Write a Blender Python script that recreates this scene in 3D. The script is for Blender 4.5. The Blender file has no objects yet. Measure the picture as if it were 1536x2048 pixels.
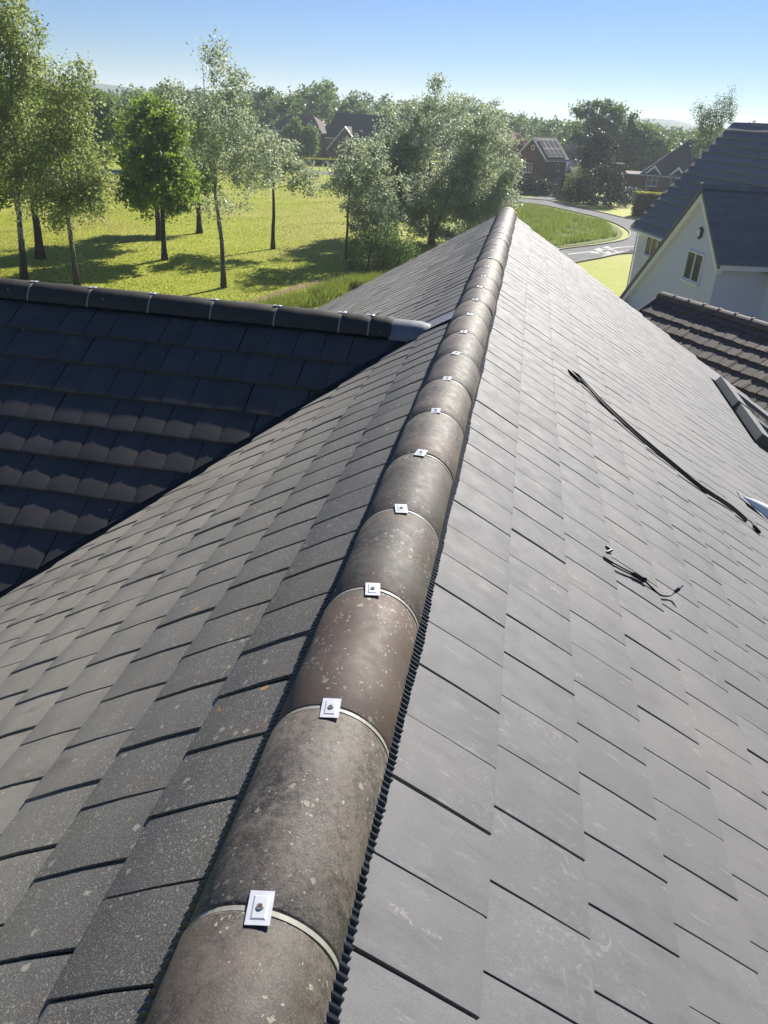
import bpy, bmesh, math, random
import numpy as np
from mathutils import Matrix, Vector

# ------------------------------------------------------------------ camera
scene = bpy.context.scene
COL = scene.collection
R3 = ((0.98291573, -0.13072431, 0.12956786),
      (0.17478758, 0.4423777, -0.87963133),
      (0.05767127, 0.88725032, 0.45766898))
CAM = Vector((0.252, 0.0, 1.057))
FPX = 1545.0                                   # focal length in pixels of a 1536 x 2048 frame
cam_d = bpy.data.cameras.new('camera')
cam_d.sensor_fit = 'VERTICAL'
cam_d.sensor_height = 24.0
cam_d.lens = FPX / 2048 * 24.0
cam_d.clip_start = 0.05
cam_d.clip_end = 6000
cam = bpy.data.objects.new('camera', cam_d)
COL.objects.link(cam)
cam.matrix_world = Matrix.Translation(CAM) @ Matrix(R3).to_4x4()
scene.camera = cam

# ------------------------------------------------------------------ sky, sun, exposure
SUN_EL, SUN_AZ = math.radians(33.0), math.radians(19.0)      # azimuth from +Y towards +X
world = bpy.data.worlds.new('World')
scene.world = world
world.use_nodes = True
wn = world.node_tree
sky = wn.nodes.new('ShaderNodeTexSky')
sky.sky_type = 'NISHITA'
sky.sun_disc = False
sky.sun_elevation = SUN_EL
sky.sun_rotation = SUN_AZ
sky.altitude = 30
sky.air_density = 1.0
sky.dust_density = 0.0
sky.ozone_density = 3.0
tint = wn.nodes.new('ShaderNodeMix')               # the camera's cool white balance, over the whole sky
tint.data_type = 'RGBA'
tint.blend_type = 'MULTIPLY'
tint.inputs[0].default_value = 1.0
tint.inputs[7].default_value = (0.80, 1.03, 1.55, 1.0)
wn.links.new(sky.outputs['Color'], tint.inputs[6])
wn.links.new(tint.outputs[2], wn.nodes['Background'].inputs['Color'])
wn.nodes['Background'].inputs['Strength'].default_value = 0.036
sun_d = bpy.data.lights.new('sun', 'SUN')
sun_d.energy = 5.0
sun_d.angle = math.radians(0.53)
sun_d.color = (1.0, 0.95, 0.86)
sun = bpy.data.objects.new('sun', sun_d)
COL.objects.link(sun)
SUN = Vector((math.sin(SUN_AZ) * math.cos(SUN_EL), math.cos(SUN_AZ) * math.cos(SUN_EL), math.sin(SUN_EL)))
sun.rotation_euler = SUN.to_track_quat('Z', 'Y').to_euler()
sun.location = SUN * 60
vs = scene.view_settings
vs.view_transform = 'Standard'
vs.look = 'None'
vs.gamma = 1.0
vs.exposure = 0.8
vs.use_curve_mapping = False
scene.cycles.max_bounces = 8
scene.cycles.transparent_max_bounces = 8
scene.cycles.volume_bounces = 1

GZ = -8.2                                       # ground level, ridge top of the near roof is z = 0


# ------------------------------------------------------------------ helpers: nodes
def mat(name):
    m = bpy.data.materials.new(name)
    m.use_nodes = True
    nt = m.node_tree
    return m, nt, nt.nodes['Principled BSDF']


def nd(nt, typ, ins=None, **props):
    n = nt.nodes.new(typ)
    for k, v in props.items():
        setattr(n, k, v)
    for k, v in (ins or {}).items():
        s = n.inputs[k]
        if hasattr(v, 'links') or isinstance(v, bpy.types.NodeSocket):
            nt.links.new(v, s)
        else:
            s.default_value = v
    return n


def pos(nt):
    return nd(nt, 'ShaderNodeNewGeometry').outputs['Position']


def noise(nt, vec, scale, detail=4, rough=0.55, dist=0.0):
    return nd(nt, 'ShaderNodeTexNoise', {'Vector': vec, 'Scale': scale, 'Detail': detail, 'Roughness': rough, 'Distortion': dist}).outputs['Fac']


def ramp(nt, fac, stops, interp='LINEAR'):
    r = nd(nt, 'ShaderNodeValToRGB', {'Fac': fac})
    cr = r.color_ramp
    cr.interpolation = interp
    while len(cr.elements) < len(stops):
        cr.elements.new(0.5)
    for e, (p, c) in zip(cr.elements, stops):
        e.position = p
        e.color = (c, c, c, 1) if isinstance(c, (int, float)) else (*c, 1)
    return r.outputs['Color']


def mixc(nt, fac, a, b, mode='MIX'):
    n = nd(nt, 'ShaderNodeMix', data_type='RGBA', blend_type=mode)
    for s, v in ((n.inputs[0], fac), (n.inputs[6], a), (n.inputs[7], b)):
        if isinstance(v, bpy.types.NodeSocket):
            nt.links.new(v, s)
        elif isinstance(v, (int, float)):
            s.default_value = v if s == n.inputs[0] else (v, v, v, 1)
        else:
            s.default_value = (*v, 1)
    return n.outputs[2]


def math_(nt, op, a, b=0.0, c=0.0):
    n = nd(nt, 'ShaderNodeMath', operation=op)
    for i, v in enumerate((a, b, c)):
        if isinstance(v, bpy.types.NodeSocket):
            nt.links.new(v, n.inputs[i])
        else:
            n.inputs[i].default_value = v
    return n.outputs[0]


def mapping(nt, vec, scale=(1, 1, 1), rot=(0, 0, 0)):
    return nd(nt, 'ShaderNodeMapping', {'Vector': vec, 'Scale': scale, 'Rotation': rot}).outputs['Vector']


def bump(nt, bs, h, strength=0.3, dist=0.01):
    b = nd(nt, 'ShaderNodeBump', {'Height': h, 'Strength': strength, 'Distance': dist})
    nt.links.new(b.outputs['Normal'], bs.inputs['Normal'])
    return b


def piece_random(nt):
    """A number per piece: the object's own random plus the one stored on the faces of a joined mesh."""
    a = nd(nt, 'ShaderNodeObjectInfo').outputs['Random']
    b = nd(nt, 'ShaderNodeAttribute', attribute_name='piece_random').outputs['Fac']
    return math_(nt, 'FRACT', math_(nt, 'ADD', a, b))


def spots(nt, vec, scale, size, keep, jitter=1.0):
    """Round flecks: 1 inside a fleck. size = radius in cell units, keep = share of cells with a fleck."""
    wob = nd(nt, 'ShaderNodeTexNoise', {'Vector': vec, 'Scale': scale * 1.9, 'Detail': 3.0, 'Roughness': 0.6}).outputs['Color']
    off = nd(nt, 'ShaderNodeVectorMath', {0: wob, 1: (0.5, 0.5, 0.5)}, operation='SUBTRACT').outputs[0]
    off = nd(nt, 'ShaderNodeVectorMath', {0: off, 'Scale': 1.1 / scale}, operation='SCALE').outputs[0]
    vec = nd(nt, 'ShaderNodeVectorMath', {0: vec, 1: off}, operation='ADD').outputs[0]
    v = nd(nt, 'ShaderNodeTexVoronoi', {'Vector': vec, 'Scale': scale, 'Randomness': jitter}, feature='F1')
    sep = nd(nt, 'ShaderNodeSeparateColor', {'Color': v.outputs['Color']})
    rad = math_(nt, 'MULTIPLY', sep.outputs[0], size)
    inside = math_(nt, 'LESS_THAN', v.outputs['Distance'], rad)
    if isinstance(keep, bpy.types.NodeSocket):
        on = math_(nt, 'LESS_THAN', sep.outputs[1], keep)
    else:
        on = math_(nt, 'LESS_THAN', sep.outputs[1], keep)
    return math_(nt, 'MULTIPLY', inside, on)


def simple_mat(name, col, rough=0.6, spec=0.5, metal=0.0, var=0.12, scale=3.0, bump_s=0.0, bump_scale=60.0):
    m, nt, bs = mat(name)
    p = pos(nt)
    n = noise(nt, p, scale, 5)
    c = mixc(nt, n, tuple(x * (1 - var * 2) for x in col), tuple(min(1, x * (1 + var * 2)) for x in col))
    nt.links.new(c, bs.inputs['Base Color'])
    bs.inputs['Roughness'].default_value = rough
    bs.inputs['Specular IOR Level'].default_value = spec
    bs.inputs['Metallic'].default_value = metal
    if bump_s:
        bump(nt, bs, noise(nt, p, bump_scale, 4), bump_s, 0.01)
    return m


M = {}


def build_materials():
    # --- clean grey roof tiles of the slope on the right
    m, nt, bs = mat('clean_roof_tile')
    p = pos(nt)
    pr = piece_random(nt)
    base = mixc(nt, noise(nt, p, 9, 4), (0.132, 0.132, 0.138), (0.192, 0.190, 0.192))
    base = mixc(nt, math_(nt, 'MULTIPLY', pr, 0.45), base, (0.210, 0.206, 0.207))
    sc = mapping(nt, p, (6, 30, 6), (0, math.radians(31), math.radians(14)))
    n1 = noise(nt, sc, 2.2, 5, 0.7)
    scuff = math_(nt, 'MULTIPLY', ramp(nt, n1, [(0.57, 0.0), (0.72, 1.0)]), ramp(nt, noise(nt, p, 5.5, 3), [(0.46, 0.0), (0.60, 0.9)]))
    col = mixc(nt, math_(nt, 'MULTIPLY', scuff, 0.5), base, (0.43, 0.41, 0.385))
    swirl = ramp(nt, noise(nt, p, 26, 3, 0.6, 2.5), [(0.56, 0.0), (0.66, 1.0)])
    patch = ramp(nt, noise(nt, p, 2.6, 2), [(0.50, 0.0), (0.64, 0.55)])
    col = mixc(nt, math_(nt, 'MULTIPLY', swirl, patch), col, (0.30, 0.295, 0.28))
    col = mixc(nt, math_(nt, 'MULTIPLY', spots(nt, mapping(nt, p, (1, 2.2, 1), (0, 0, 0.4)), 11, 0.34, 0.22), ramp(nt, noise(nt, p, 140, 3), [(0.42, 0), (0.6, 0.45)])), col, (0.44, 0.405, 0.35))
    col = mixc(nt, ramp(nt, noise(nt, p, 380, 2, 0.6), [(0.40, 0.35), (0.60, 0.0)]), col, (0.085, 0.083, 0.083))
    drk = ramp(nt, noise(nt, mapping(nt, p, (3, 9, 3), (0, math.radians(31), 0)), 2.0, 5, 0.6), [(0.52, 0.0), (0.72, 0.5)])
    col = mixc(nt, drk, col, (0.105, 0.102, 0.10))
    pinky = ramp(nt, noise(nt, p, 1.3, 3), [(0.5, 0.0), (0.7, 0.35)])
    col = mixc(nt, pinky, col, (0.26, 0.235, 0.22))
    nt.links.new(col, bs.inputs['Base Color'])
    nt.links.new(ramp(nt, noise(nt, p, 14, 4), [(0.3, 0.64), (0.7, 0.76)]), bs.inputs['Roughness'])
    bs.inputs['Specular IOR Level'].default_value = 0.38
    bump(nt, bs, noise(nt, p, 420, 3), 0.06, 0.002)
    M['clean_tile'] = m

    # --- weathered tiles with lichen (left slope)
    m, nt, bs = mat('weathered_roof_tile')
    p = pos(nt)
    pr = piece_random(nt)
    base = mixc(nt, noise(nt, p, 7, 5, 0.65), (0.052, 0.050, 0.049), (0.110, 0.105, 0.098))
    base = mixc(nt, math_(nt, 'MULTIPLY', pr, 0.5), base, (0.10, 0.096, 0.091))
    green = ramp(nt, noise(nt, p, 2.1, 4), [(0.45, 0.0), (0.68, 0.55)])
    base = mixc(nt, green, base, (0.118, 0.108, 0.078))
    away = nd(nt, 'ShaderNodeMapRange', {'Value': nd(nt, 'ShaderNodeSeparateXYZ', {'Vector': p}).outputs['X'], 'From Min': -0.30, 'From Max': -0.95, 'To Min': 0.0, 'To Max': 1.0}).outputs[0]
    dust = math_(nt, 'MULTIPLY', away, ramp(nt, noise(nt, p, 1.6, 5, 0.6), [(0.30, 0.55), (0.62, 0.95)]))
    base = mixc(nt, dust, base, mixc(nt, noise(nt, p, 12, 5, 0.7), (0.20, 0.181, 0.145), (0.37, 0.342, 0.285)))
    rustn = ramp(nt, noise(nt, mapping(nt, p, (1, 2.5, 1)), 4.4, 4), [(0.60, 0.0), (0.72, 0.5)])
    base = mixc(nt, rustn, base, (0.13, 0.085, 0.062))
    grain = ramp(nt, noise(nt, p, 330, 2, 0.6), [(0.52, 0.0), (0.64, 0.6)])
    base = mixc(nt, grain, base, (0.34, 0.325, 0.28))
    dens = ramp(nt, noise(nt, p, 4.0, 3), [(0.42, 0.02), (0.70, 0.60)])
    col = mixc(nt, math_(nt, 'MULTIPLY', spots(nt, p, 150, 0.46, dens), 0.62), base, (0.42, 0.40, 0.335))
    dens2 = ramp(nt, noise(nt, p, 5.3, 2), [(0.45, 0.0), (0.7, 0.30)])
    col = mixc(nt, math_(nt, 'MULTIPLY', spots(nt, p, 42, 0.40, dens2), 0.6), col, (0.40, 0.39, 0.32))
    yel = math_(nt, 'MULTIPLY', spots(nt, p, 30, 0.4, 0.012), ramp(nt, noise(nt, p, 160, 2), [(0.45, 0), (0.55, 1)]))
    col = mixc(nt, yel, col, (0.55, 0.30, 0.03))
    nt.links.new(col, bs.inputs['Base Color'])
    bs.inputs['Roughness'].default_value = 0.66
    bs.inputs['Specular IOR Level'].default_value = 0.42
    bump(nt, bs, noise(nt, p, 300, 4), 0.22, 0.003)
    M['old_tile'] = m

    # --- dark tiles of the wing
    m, nt, bs = mat('dark_roof_tile')
    p = pos(nt)
    pr = piece_random(nt)
    base = mixc(nt, noise(nt, p, 6, 5), (0.050, 0.050, 0.054), (0.110, 0.100, 0.094))
    base = mixc(nt, math_(nt, 'MULTIPLY', pr, 0.4), base, (0.115, 0.105, 0.10))
    col = mixc(nt, math_(nt, 'MULTIPLY', spots(nt, p, 60, 0.3, 0.012), 0.8), base, (0.4, 0.4, 0.36))
    nt.links.new(col, bs.inputs['Base Color'])
    bs.inputs['Roughness'].default_value = 0.62
    bs.inputs['Specular IOR Level'].default_value = 0.04
    bump(nt, bs, noise(nt, p, 200, 4), 0.12, 0.003)
    M['dark_tile'] = m

    # --- ridge tiles
    m, nt, bs = mat('ridge_tile_concrete')
    p = pos(nt)
    pr = piece_random(nt)
    base = mixc(nt, ramp(nt, noise(nt, p, 6, 5, 0.65), [(0.36, 0), (0.64, 1)]), (0.036, 0.030, 0.024), (0.142, 0.120, 0.098))
    base = mixc(nt, ramp(nt, noise(nt, p, 30, 6, 0.75), [(0.44, 0.0), (0.60, 0.85)]), base, (0.162, 0.140, 0.118))
    base = mixc(nt, ramp(nt, noise(nt, p, 70, 5, 0.75), [(0.38, 0.75), (0.52, 0.0)]), base, (0.034, 0.032, 0.028))
    base = mixc(nt, ramp(nt, noise(nt, p, 300, 2, 0.6), [(0.55, 0.0), (0.68, 0.6)]), base, (0.26, 0.25, 0.23))
    red = math_(nt, 'MULTIPLY', ramp(nt, noise(nt, p, 3.0, 4), [(0.42, 0.0), (0.60, 0.9)]), ramp(nt, pr, [(0.15, 0.15), (0.8, 1.0)]))
    red = math_(nt, 'MAXIMUM', red, math_(nt, 'MULTIPLY', nd(nt, 'ShaderNodeValue', name='extra_red').outputs[0], ramp(nt, noise(nt, p, 9, 5, 0.7), [(0.3, 0.35), (0.6, 0.9)])))
    base = mixc(nt, red, base, (0.16, 0.102, 0.074))
    grn = ramp(nt, noise(nt, p, 4.3, 4), [(0.56, 0.0), (0.72, 0.5)])
    base = mixc(nt, grn, base, (0.09, 0.082, 0.045))
    base = mixc(nt, ramp(nt, math_(nt, 'FRACT', math_(nt, 'MULTIPLY', pr, 7.3)), [(0.0, 0.55), (0.55, 0.0)]), base, (0.040, 0.037, 0.033))
    scr = ramp(nt, noise(nt, mapping(nt, p, (1, 14, 1), (0, 0, 0.5)), 40, 2, 0.5), [(0.68, 0.0), (0.76, 0.4)])
    base = mixc(nt, scr, base, (0.26, 0.245, 0.225))
    dens = ramp(nt, noise(nt, p, 5.0, 4, 0.6), [(0.50, 0.0), (0.66, 0.85)])
    col = mixc(nt, math_(nt, 'MULTIPLY', spots(nt, p, 62, 0.44, dens), 0.62), base, (0.36, 0.34, 0.265))
    col = mixc(nt, math_(nt, 'MULTIPLY', spots(nt, p, 140, 0.45, math_(nt, 'ADD', math_(nt, 'MULTIPLY', dens, 0.7), 0.03)), 0.65), col, (0.42, 0.40, 0.34))
    col = mixc(nt, spots(nt, p, 22, 0.20, 0.012), col, (0.62, 0.61, 0.52))
    nt.links.new(col, bs.inputs['Base Color'])
    nt.links.new(ramp(nt, noise(nt, p, 30, 4), [(0.3, 0.58), (0.7, 0.74)]), bs.inputs['Roughness'])
    bs.inputs['Specular IOR Level'].default_value = 0.45
    bump(nt, bs, noise(nt, p, 260, 5, 0.7), 0.3, 0.003)
    nt.nodes['extra_red'].outputs[0].default_value = 0.0
    M['ridge'] = m
    m2 = m.copy()
    m2.name = 'red_brown_ridge_tile_concrete'
    m2.node_tree.nodes['extra_red'].outputs[0].default_value = 1.0
    M['ridge_red'] = m2
    m, nt, bs = mat('dark_ridge_tile_concrete')
    p = pos(nt)
    base = mixc(nt, noise(nt, p, 7, 5, 0.65), (0.030, 0.028, 0.022), (0.062, 0.056, 0.045))
    col = mixc(nt, spots(nt, p, 50, 0.3, 0.03), base, (0.42, 0.41, 0.36))
    nt.links.new(col, bs.inputs['Base Color'])
    bs.inputs['Roughness'].default_value = 0.7
    bs.inputs['Specular IOR Level'].default_value = 0.35
    bump(nt, bs, noise(nt, p, 220, 5, 0.7), 0.25, 0.003)
    M['ridge_dark'] = m

    M['underlay'] = simple_mat('black_underlay', (0.012, 0.012, 0.013), 0.9, 0.1)
    M['strap'] = simple_mat('union_strap_plastic', (0.33, 0.32, 0.27), 0.5, 0.4, var=0.1, scale=30)
    M['clip'] = simple_mat('clip_metal', (0.58, 0.59, 0.62), 0.45, 0.5, metal=0.4, var=0.12, scale=80)
    M['screw'] = simple_mat('screw_steel', (0.42, 0.38, 0.35), 0.35, 0.5, metal=0.9, var=0.15, scale=200)
    M['screw_slot'] = simple_mat('screw_recess', (0.02, 0.015, 0.012), 0.6)
    M['roll'] = simple_mat('pleated_black_plastic', (0.012, 0.016, 0.020), 0.36, 0.45, var=0.2)
    M['lead'] = simple_mat('lead_sheet', (0.20, 0.21, 0.23), 0.6, 0.4, metal=0.1, var=0.2, scale=9, bump_s=0.3, bump_scale=14)
    M['valley'] = simple_mat('valley_trough', (0.025, 0.027, 0.028), 0.6, 0.3)
    M['cable'] = simple_mat('black_cable_rubber', (0.012, 0.012, 0.013), 0.5, 0.4)
    M['window_metal'] = simple_mat('window_grey_metal', (0.17, 0.17, 0.165), 0.6, 0.3, metal=0.0, var=0.06)
    M['window_dark'] = simple_mat('window_dark_metal', (0.05, 0.055, 0.06), 0.45, 0.5)
    m, nt, bs = mat('window_glass')
    bs.inputs['Base Color'].default_value = (0.035, 0.042, 0.048, 1)
    bs.inputs['Roughness'].default_value = 0.06
    bs.inputs['Specular IOR Level'].default_value = 0.7
    M['glass'] = m
    m, nt, bs = mat('curtained_glass')
    p = pos(nt)
    nt.links.new(mixc(nt, noise(nt, p, 3.0, 3), (0.05, 0.055, 0.05), (0.15, 0.14, 0.12)), bs.inputs['Base Color'])
    bs.inputs['Roughness'].default_value = 0.08
    M['house_glass'] = m
    M['render_white'] = simple_mat('white_render_wall', (0.62, 0.64, 0.76), 0.85, 0.2, var=0.035, scale=0.8, bump_s=0.15, bump_scale=25)
    M['upvc'] = simple_mat('white_upvc', (0.8, 0.8, 0.8), 0.35, 0.5, var=0.02)
    m, nt, bs = mat('slate_grey_roof')
    p = pos(nt)
    pr = piece_random(nt)
    c = mixc(nt, noise(nt, p, 2.5, 5), (0.125, 0.124, 0.126), (0.212, 0.206, 0.202))
    c = mixc(nt, math_(nt, 'MULTIPLY', pr, 0.4), c, (0.232, 0.226, 0.222))
    nt.links.new(c, bs.inputs['Base Color'])
    bs.inputs['Roughness'].default_value = 0.7
    bump(nt, bs, noise(nt, p, 30, 4), 0.2, 0.01)
    M['slate'] = m
    M['slate_edge'] = simple_mat('worn_tile_edge', (0.30, 0.275, 0.25), 0.8, 0.3, var=0.3, scale=4)
    m, nt, bs = mat('mossy_plain_tile')
    p = pos(nt)
    pr = piece_random(nt)
    c = mixc(nt, noise(nt, p, 5, 5), (0.062, 0.050, 0.042), (0.125, 0.10, 0.082))
    c = mixc(nt, math_(nt, 'MULTIPLY', pr, 0.5), c, (0.13, 0.10, 0.085))
    c = mixc(nt, ramp(nt, noise(nt, p, 3.1, 5, 0.7), [(0.52, 0), (0.68, 0.7)]), c, (0.07, 0.075, 0.03))
    nt.links.new(c, bs.inputs['Base Color'])
    bs.inputs['Roughness'].default_value = 0.8
    bump(nt, bs, noise(nt, p, 60, 5), 0.4, 0.01)
    M['mossy'] = m

    m, nt, bs = mat('red_brick_wall')
    p = pos(nt)
    c = mixc(nt, noise(nt, p, 1.5, 6, 0.7), (0.10, 0.045, 0.03), (0.19, 0.085, 0.055))
    c = mixc(nt, ramp(nt, noise(nt, mapping(nt, p, (1, 1, 6)), 5, 2), [(0.6, 0), (0.75, 0.4)]), c, (0.22, 0.15, 0.11))
    nt.links.new(c, bs.inputs['Base Color'])
    bs.inputs['Roughness'].default_value = 0.85
    M['brick'] = m
    M['tile_hung'] = simple_mat('tile_hung_wall', (0.13, 0.052, 0.036), 0.8, 0.3, var=0.25, scale=2.5)
    M['brown_roof'] = simple_mat('brown_tiled_roof', (0.10, 0.062, 0.05), 0.8, 0.3, var=0.2, scale=1.5)
    M['far_roof'] = simple_mat('dark_tiled_roof', (0.055, 0.048, 0.046), 0.78, 0.3, var=0.15, scale=1.2)
    M['blue_wall'] = simple_mat('pale_blue_wall', (0.52, 0.58, 0.62), 0.8, 0.2, var=0.05)
    M['solar'] = simple_mat('solar_cells', (0.018, 0.026, 0.042), 0.75, 0.05, var=0.1)
    M['solar_frame'] = simple_mat('solar_frame_black', (0.03, 0.03, 0.032), 0.4)
    M['cream_canvas'] = simple_mat('cream_canvas', (0.72, 0.66, 0.52), 0.8, var=0.04)
    M['wood_dark'] = simple_mat('dark_wood', (0.07, 0.05, 0.035), 0.7)
    M['alarm_blue'] = simple_mat('alarm_plastic', (0.045, 0.06, 0.085), 0.4)

    # --- ground
    m, nt, bs = mat('mown_lawn')
    p = pos(nt)
    big = noise(nt, p, 0.09, 4)
    mid = noise(nt, p, 0.6, 5, 0.65)
    fine = noise(nt, mapping(nt, p, (1, 1, 1)), 6.0, 5, 0.75)
    c = mixc(nt, mid, (0.27, 0.315, 0.020), (0.45, 0.47, 0.045))
    c = mixc(nt, ramp(nt, fine, [(0.30, 0.75), (0.47, 0.0)]), c, (0.085, 0.13, 0.010))
    c = mixc(nt, ramp(nt, fine, [(0.56, 0.0), (0.72, 0.55)]), c, (0.35, 0.37, 0.06))
    c = mixc(nt, ramp(nt, big, [(0.44, 0.0), (0.60, 0.75)]), c, (0.40, 0.37, 0.075))
    dry = math_(nt, 'MULTIPLY', ramp(nt, noise(nt, p, 0.23, 5, 0.7), [(0.58, 0), (0.70, 0.8)]), ramp(nt, fine, [(0.4, 0), (0.6, 1)]))
    c = mixc(nt, dry, c, (0.33, 0.265, 0.12))
    nt.links.new(c, bs.inputs['Base Color'])
    bs.inputs['Roughness'].default_value = 0.75
    bs.inputs['Specular IOR Level'].default_value = 0.15
    bump(nt, bs, noise(nt, p, 4.5, 6, 0.8), 0.6, 0.10)
    M['lawn'] = m
    m, nt, bs = mat('rough_meadow')
    p = pos(nt)
    fine = noise(nt, p, 3.0, 6, 0.75)
    c = mixc(nt, fine, (0.11, 0.17, 0.03), (0.28, 0.34, 0.09))
    c = mixc(nt, ramp(nt, noise(nt, p, 0.4, 4), [(0.5, 0), (0.66, 0.6)]), c, (0.25, 0.27, 0.07))
    nt.links.new(c, bs.inputs['Base Color'])
    bs.inputs['Roughness'].default_value = 0.8
    bs.inputs['Specular IOR Level'].default_value = 0.15
    bump(nt, bs, noise(nt, p, 2.5, 6, 0.8), 1.0, 0.25)
    M['meadow'] = m
    M['asphalt'] = simple_mat('asphalt', (0.215, 0.212, 0.205), 0.92, 0.12, var=0.14, scale=0.7, bump_s=0.3, bump_scale=40)
    M['kerb'] = simple_mat('kerb_stone', (0.24, 0.225, 0.20), 0.8, 0.3, var=0.2, scale=2)
    M['paint'] = simple_mat('road_paint', (0.55, 0.54, 0.51), 0.85, 0.2, var=0.12, scale=4)
    M['dirt'] = simple_mat('dry_earth', (0.30, 0.215, 0.12), 0.9, 0.1, var=0.3, scale=2.2, bump_s=0.6, bump_scale=12)
    M['far_hill'] = simple_mat('wooded_hill', (0.045, 0.07, 0.045), 0.9, 0.1, var=0.3, scale=0.05)
    M['pale_path'] = simple_mat('pale_gravel', (0.42, 0.39, 0.34), 0.9, 0.1, var=0.1)

    # --- foliage
    def leaf(name, dark, light, yellow, trans=0.35, rough=0.42, spec=0.5):
        m, nt, bs = mat(name)
        a = nd(nt, 'ShaderNodeAttribute', attribute_name='piece_random').outputs['Fac']
        c = mixc(nt, a, dark, light)
        c = mixc(nt, ramp(nt, a, [(0.82, 0.0), (1.0, 0.8)]), c, yellow)
        nt.links.new(c, bs.inputs['Base Color'])
        bs.inputs['Roughness'].default_value = rough
        bs.inputs['Specular IOR Level'].default_value = spec
        tr = nd(nt, 'ShaderNodeBsdfTranslucent', {'Color': mixc(nt, 0.5, c, yellow)})
        mx = nd(nt, 'ShaderNodeMixShader', {0: trans})
        nt.links.new(bs.outputs[0], mx.inputs[1])
        nt.links.new(tr.outputs[0], mx.inputs[2])
        nt.links.new(mx.outputs[0], nt.nodes['Material Output'].inputs['Surface'])
        return m
    M['leaf_birch'] = leaf('birch_leaf', (0.1, 0.15, 0.055), (0.26, 0.33, 0.12), (0.5, 0.56, 0.17), 0.55, 0.44, 0.5)
    M['leaf_maple'] = leaf('maple_leaf', (0.05, 0.115, 0.025), (0.17, 0.29, 0.04), (0.42, 0.54, 0.06), 0.55, 0.46, 0.4)
    M['leaf_silver'] = leaf('silvery_leaf', (0.17, 0.22, 0.15), (0.36, 0.43, 0.28), (0.54, 0.6, 0.34), 0.52, 0.44, 0.7)
    M['leaf_wood'] = leaf('woodland_leaf', (0.04, 0.085, 0.03), (0.145, 0.235, 0.065), (0.26, 0.35, 0.09), 0.45, 0.44, 0.15)
    M['leaf_pale'] = leaf('pale_green_leaf', (0.07, 0.13, 0.03), (0.16, 0.245, 0.05), (0.27, 0.36, 0.08), 0.5, 0.48, 0.3)
    M['leaf_dark'] = leaf('dark_evergreen_leaf', (0.012, 0.026, 0.009), (0.045, 0.07, 0.018), (0.08, 0.11, 0.025), 0.25, 0.48, 0.1)
    M['leaf_hedge'] = leaf('hedge_leaf', (0.018, 0.032, 0.008), (0.06, 0.08, 0.012), (0.36, 0.36, 0.02), 0.3, 0.5, 0.3)
    M['leaf_gold'] = leaf('golden_sunlit_leaf', (0.32, 0.33, 0.02), (0.50, 0.50, 0.03), (0.62, 0.60, 0.04), 0.4, 0.5, 0.3)  # sunlight on the hedge tops, put into the leaf colour
    M['blossom_pink'] = leaf('pink_blossom', (0.30, 0.13, 0.14), (0.48, 0.25, 0.26), (0.5, 0.35, 0.32), 0.3, 0.6, 0.2)
    M['blossom_white'] = leaf('white_blossom', (0.40, 0.34, 0.30), (0.6, 0.52, 0.48), (0.6, 0.5, 0.4), 0.3, 0.6, 0.2)
    M['grass'] = leaf('grass_blade', (0.10, 0.16, 0.010), (0.22, 0.28, 0.02), (0.34, 0.35, 0.04), 0.5, 0.5, 0.3)
    M['long_grass'] = leaf('long_grass_blade', (0.10, 0.18, 0.02), (0.22, 0.31, 0.04), (0.36, 0.38, 0.08), 0.45, 0.5, 0.3)
    m, nt, bs = mat('birch_bark')
    p = pos(nt)
    n = noise(nt, mapping(nt, p, (3, 3, 1.2)), 2.4, 5, 0.7)
    hgt = nd(nt, 'ShaderNodeSeparateXYZ', {'Vector': p}).outputs['Z']
    low = nd(nt, 'ShaderNodeMapRange', {'Value': hgt, 'From Min': GZ, 'From Max': GZ + 4.0, 'To Min': 0.25, 'To Max': 0.0}).outputs[0]
    c = ramp(nt, math_(nt, 'SUBTRACT', n, low), [(0.36, (0.035, 0.03, 0.026)), (0.50, (0.27, 0.255, 0.23))])
    nt.links.new(c, bs.inputs['Base Color'])
    bs.inputs['Roughness'].default_value = 0.75
    M['bark_birch'] = m
    M['bark_dark'] = simple_mat('dark_bark', (0.045, 0.036, 0.028), 0.9, 0.2, var=0.3, scale=6, bump_s=0.6, bump_scale=14)


build_materials()


# ------------------------------------------------------------------ helpers: objects
def par(o, p):
    """Parent o to p; o keeps its own world placement in its basis."""
    if p is not None:
        o.parent = p
        o.matrix_parent_inverse = p.matrix_basis.inverted()


def new_obj(name, me, parent=None, mw=None):
    o = bpy.data.objects.new(name, me)
    COL.objects.link(o)
    if mw is not None:
        o.matrix_basis = mw
    par(o, parent)
    return o


def tag(o, label=None, cat=None, group=None, kind=None):
    for k, v in (('label', label), ('category', cat), ('group', group), ('kind', kind)):
        if v:
            o[k] = v
    return o


def thing(name, loc, label, cat, group=None, rz=0.0):
    o = bpy.data.objects.new(name, None)
    o.empty_display_size = 0.3
    COL.objects.link(o)
    o.location = loc
    o.rotation_euler = (0, 0, rz)
    return tag(o, label, cat, group)


def mesh(name, verts, faces, mats=(), smooth=False):
    me = bpy.data.meshes.new(name)
    me.from_pydata([tuple(v) for v in verts], [], faces)
    for m in mats if isinstance(mats, (list, tuple)) else (mats,):
        me.materials.append(m)
    if smooth:
        me.polygons.foreach_set('use_smooth', np.ones(len(me.polygons), bool))
    me.update()
    return me


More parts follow.
